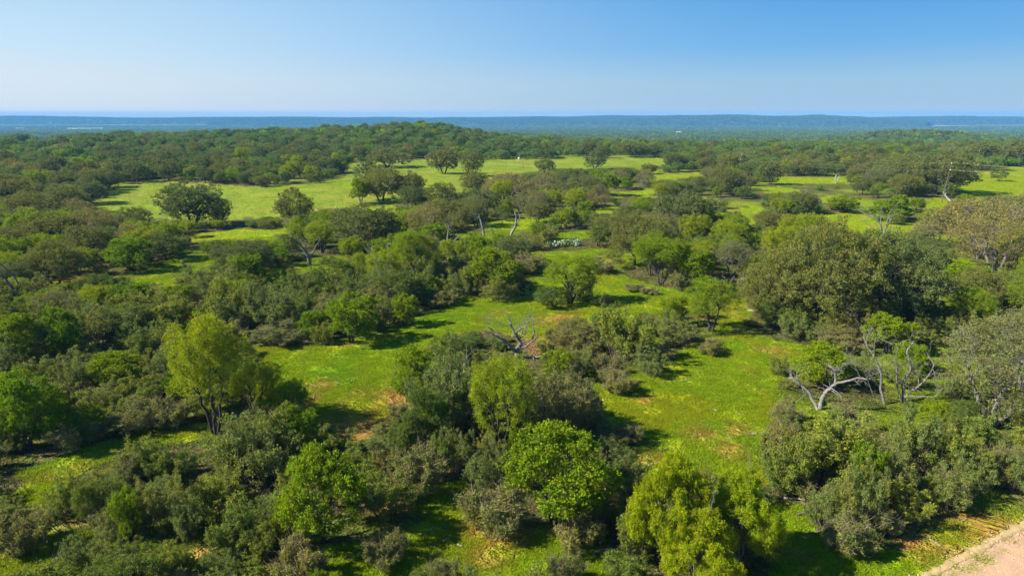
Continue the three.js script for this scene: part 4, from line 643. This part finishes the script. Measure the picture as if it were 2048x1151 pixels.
/* ------------------------------------------------------------------ utility line, feeder, drum, post, houses */
const poleMat = new THREE.MeshStandardMaterial({ color: 0x6b5a48, map: barkMap, roughness: 0.9, name: 'pole wood' }); poleMat.color.setRGB(0.13, 0.105, 0.082);
const wireMat = new THREE.MeshStandardMaterial({ roughness: 0.4, metalness: 0.6, name: 'wire' }); wireMat.color.setRGB(0.30, 0.30, 0.28);
const ceramic = new THREE.MeshStandardMaterial({ roughness: 0.3, name: 'insulator' }); ceramic.color.setRGB(0.55, 0.56, 0.55);
function pole(P, h, lean, label, group) {
  const t = new THREE.Group(); t.name = numbered('utility_pole'); t.position.copy(P); t.rotation.z = lean;
  const shaft = new THREE.Mesh(new THREE.CylinderGeometry(0.085, 0.13, h + 0.5, 10).translate(0, h / 2 - 0.25, 0), poleMat); shaft.name = 'shaft'; t.add(shaft);
  const pin = new THREE.Mesh(new THREE.LatheGeometry([[0, 0], [0.05, 0], [0.05, 0.08], [0.12, 0.10], [0.13, 0.16], [0.09, 0.2], [0.1, 0.26], [0, 0.3]].map(([x, y]) => new THREE.Vector2(x, y)), 10).translate(0, h, 0), ceramic); pin.name = 'insulator'; t.add(pin);
  const clamp2 = new THREE.Mesh(new THREE.BoxGeometry(0.14, 0.18, 0.34).translate(0, h - 1.35, 0.2), ceramic); clamp2.name = 'bracket'; t.add(clamp2);
  tag(t, label, 'pole', group); castAll(t); scene.add(t); t.updateMatrixWorld(true);
  return [V(0, h + 0.24, 0).applyMatrix4(t.matrixWorld), V(0, h - 1.35, 0.36).applyMatrix4(t.matrixWorld)];
}
const pA = at(1884, 404), pB = at(1478, 354), hA = heightTo(pA, 327), hB = heightTo(pB, 310);
const topA = pole(pA, hA, -0.10, 'leaning wooden utility pole beside the white broken trunk'), topB = pole(pB, hB, -0.03, 'distant wooden utility pole in the mixed woodland');
const pC = V(pA.x + 40, 0, pA.z + 62); pC.y = ground(pC.x, pC.z); const topC = pole(pC, 10, 0, 'utility pole carrying the line past the brown grove');
function wire(a, b, sag, label) { const pts = []; for (let i = 0; i <= 24; i++) { const t = i / 24, p = a.clone().lerp(b, t); p.y -= sag * 4 * t * (1 - t); pts.push(p); } const m = new THREE.Mesh(new THREE.TubeGeometry(new THREE.CatmullRomCurve3(pts), 48, 0.011, 5), wireMat); m.name = numbered('power_wire'); tag(m, label, 'wire', 'power wires'); castAll(m); scene.add(m); }
wire(topB[0], topA[0], 1.0, 'upper power wire between the two utility poles'); wire(topB[1], topA[1], 1.2, 'lower power wire between the two utility poles');
wire(topA[0], topC[0], 0.8, 'upper power wire running on from the leaning pole'); wire(topA[1], topC[1], 0.9, 'lower power wire running on from the leaning pole');
const plainMat = (r, g, b, rough = 0.7, metal = 0) => { const m = new THREE.MeshStandardMaterial({ roughness: rough, metalness: metal }); m.color.setRGB(r, g, b); return m; };
{
  const P = at(1714, 377), t = new THREE.Group(); t.name = 'rusty_drum'; t.position.copy(P); t.rotation.y = 0.4;
  const rust = plainMat(0.115, 0.042, 0.022, 0.9), dark = plainMat(0.06, 0.03, 0.02, 0.9), hs = heightTo(P, 363);
  const prof = [[0.02, 0], [0.40, 0], [0.40, 0.05], [0.38, 0.07], [0.38, 0.5], [0.405, 0.53], [0.38, 0.56], [0.38, 1.0], [0.405, 1.03], [0.38, 1.06], [0.38, hs - 0.06], [0.41, hs - 0.03], [0.40, hs], [0.02, hs]];
  const body = new THREE.Mesh(new THREE.LatheGeometry(prof.map(([x, y]) => new THREE.Vector2(x, y)), 20), rust); body.name = 'body'; t.add(body);
  const lid = new THREE.Mesh(new THREE.CylinderGeometry(0.30, 0.34, 0.06, 16).translate(0, hs + 0.03, 0), dark); lid.name = 'lid'; t.add(lid);
  const door = new THREE.Mesh(new THREE.BoxGeometry(0.34, 0.5, 0.05).translate(0, hs - 0.42, 0.38), dark); door.name = 'door'; t.add(door);
  castAll(t); scene.add(tag(t, 'rust-red upright drum standing on the strip of grass', 'drum'));
}
{
  const P = at(1038, 322), t = new THREE.Group(); t.name = 'feeder'; t.position.copy(P); const w = plainMat(0.72, 0.76, 0.80, 0.5), g = plainMat(0.4, 0.42, 0.42, 0.6), hs = heightTo(P, 314.5);
  const hop = new THREE.Mesh(new THREE.LatheGeometry([[0.06, hs * 0.42], [0.46, hs * 0.62], [0.48, hs * 0.9], [0.5, hs * 0.92], [0.2, hs]].map(([x, y]) => new THREE.Vector2(x, y)), 14), w); hop.name = 'hopper'; t.add(hop);
  for (let i = 0; i < 3; i++) { const a = i * 2.094 + 0.4, S = new Soup(); S.tube([V(Math.cos(a) * 0.42, hs * 0.72, Math.sin(a) * 0.42), V(Math.cos(a) * 0.7, -0.05, Math.sin(a) * 0.7)], 0.05, 0.045, 6, [1, 1, 1]); const l = new THREE.Mesh(S.build(true), g); l.name = 'leg'; t.add(l); }
  castAll(t); scene.add(tag(t, 'white hopper feeder on three legs at the back of the long meadow', 'feeder'));
  const Q = at(1046, 337), hp = heightTo(Q, 324), S = new Soup(); S.tube([V(0, -0.3, 0), V(0.02, hp * 0.5, 0), V(0, hp, 0)], 0.09, 0.07, 7, [0.2, 0.165, 0.12]); const post = new THREE.Mesh(S.build(true), deadMat); post.name = 'fence_post'; post.position.copy(Q); castAll(post); scene.add(tag(post, 'thin wooden post standing in the long meadow', 'post'));
}
function house(px, py, wpx, label, turn, roofC = [0.85, 0.86, 0.88]) {
  const P = at(px, py), w = wpx * depthOf(P) / FPX, d = w * 0.6, hw = Math.max(2.6, w * 0.2), hr = w * 0.16, t = new THREE.Group(); t.name = numbered('farm_house'); t.position.copy(P); t.rotation.y = turn;
  const wall = new THREE.Mesh(new THREE.BoxGeometry(w, hw + 1, d).translate(0, hw / 2 - 0.5, 0), plainMat(0.70, 0.68, 0.64, 0.8)); wall.name = 'wall'; t.add(wall);
  const s = new THREE.Shape([new THREE.Vector2(-d * 0.58, 0), new THREE.Vector2(d * 0.58, 0), new THREE.Vector2(0, hr + 1)]), rg = new THREE.ExtrudeGeometry(s, { depth: w * 1.06, bevelEnabled: false }).translate(0, 0, -w * 0.53).rotateY(Math.PI / 2).translate(0, hw, 0);
  const roof = new THREE.Mesh(rg, plainMat(...roofC, 0.5)); roof.name = 'roof'; t.add(roof);
  const door = new THREE.Mesh(new THREE.BoxGeometry(w * 0.09, 2.1, 0.12).translate(w * 0.1, 1.05, d / 2 + 0.03), plainMat(0.12, 0.10, 0.09)); door.name = 'door'; t.add(door);
  for (const k of [-0.3, 0.32]) { const win = new THREE.Mesh(new THREE.BoxGeometry(w * 0.12, 1.1, 0.1).translate(w * k, 1.5, d / 2 + 0.03), plainMat(0.10, 0.12, 0.14, 0.2)); win.name = 'window'; t.add(win); }
  castAll(t); scene.add(tag(t, label, 'house'));
}
house(86, 270.5, 7, 'white-roofed building behind the trees on the far ridge', 0.2);
house(1357, 267.2, 9, 'larger of two white-roofed farm buildings on the far plain', 0.3); house(1347, 265.6, 5, 'smaller of two white-roofed farm buildings on the far plain', -0.3);
house(1450, 284, 5, 'white building on the bare patch in the far woodland', 0.4, [0.8, 0.8, 0.78]); house(1305, 284, 3, 'tiny pale building among the far trees', 0.1, [0.7, 0.7, 0.66]);
{ const P = at(98, 283); const S = new Soup(), hp = Math.max(8, heightTo(P, 257)); pole(P, hp, 0, 'tall lone pole rising above the trees on the far ridge'); }
renderer.render(scene, camera);
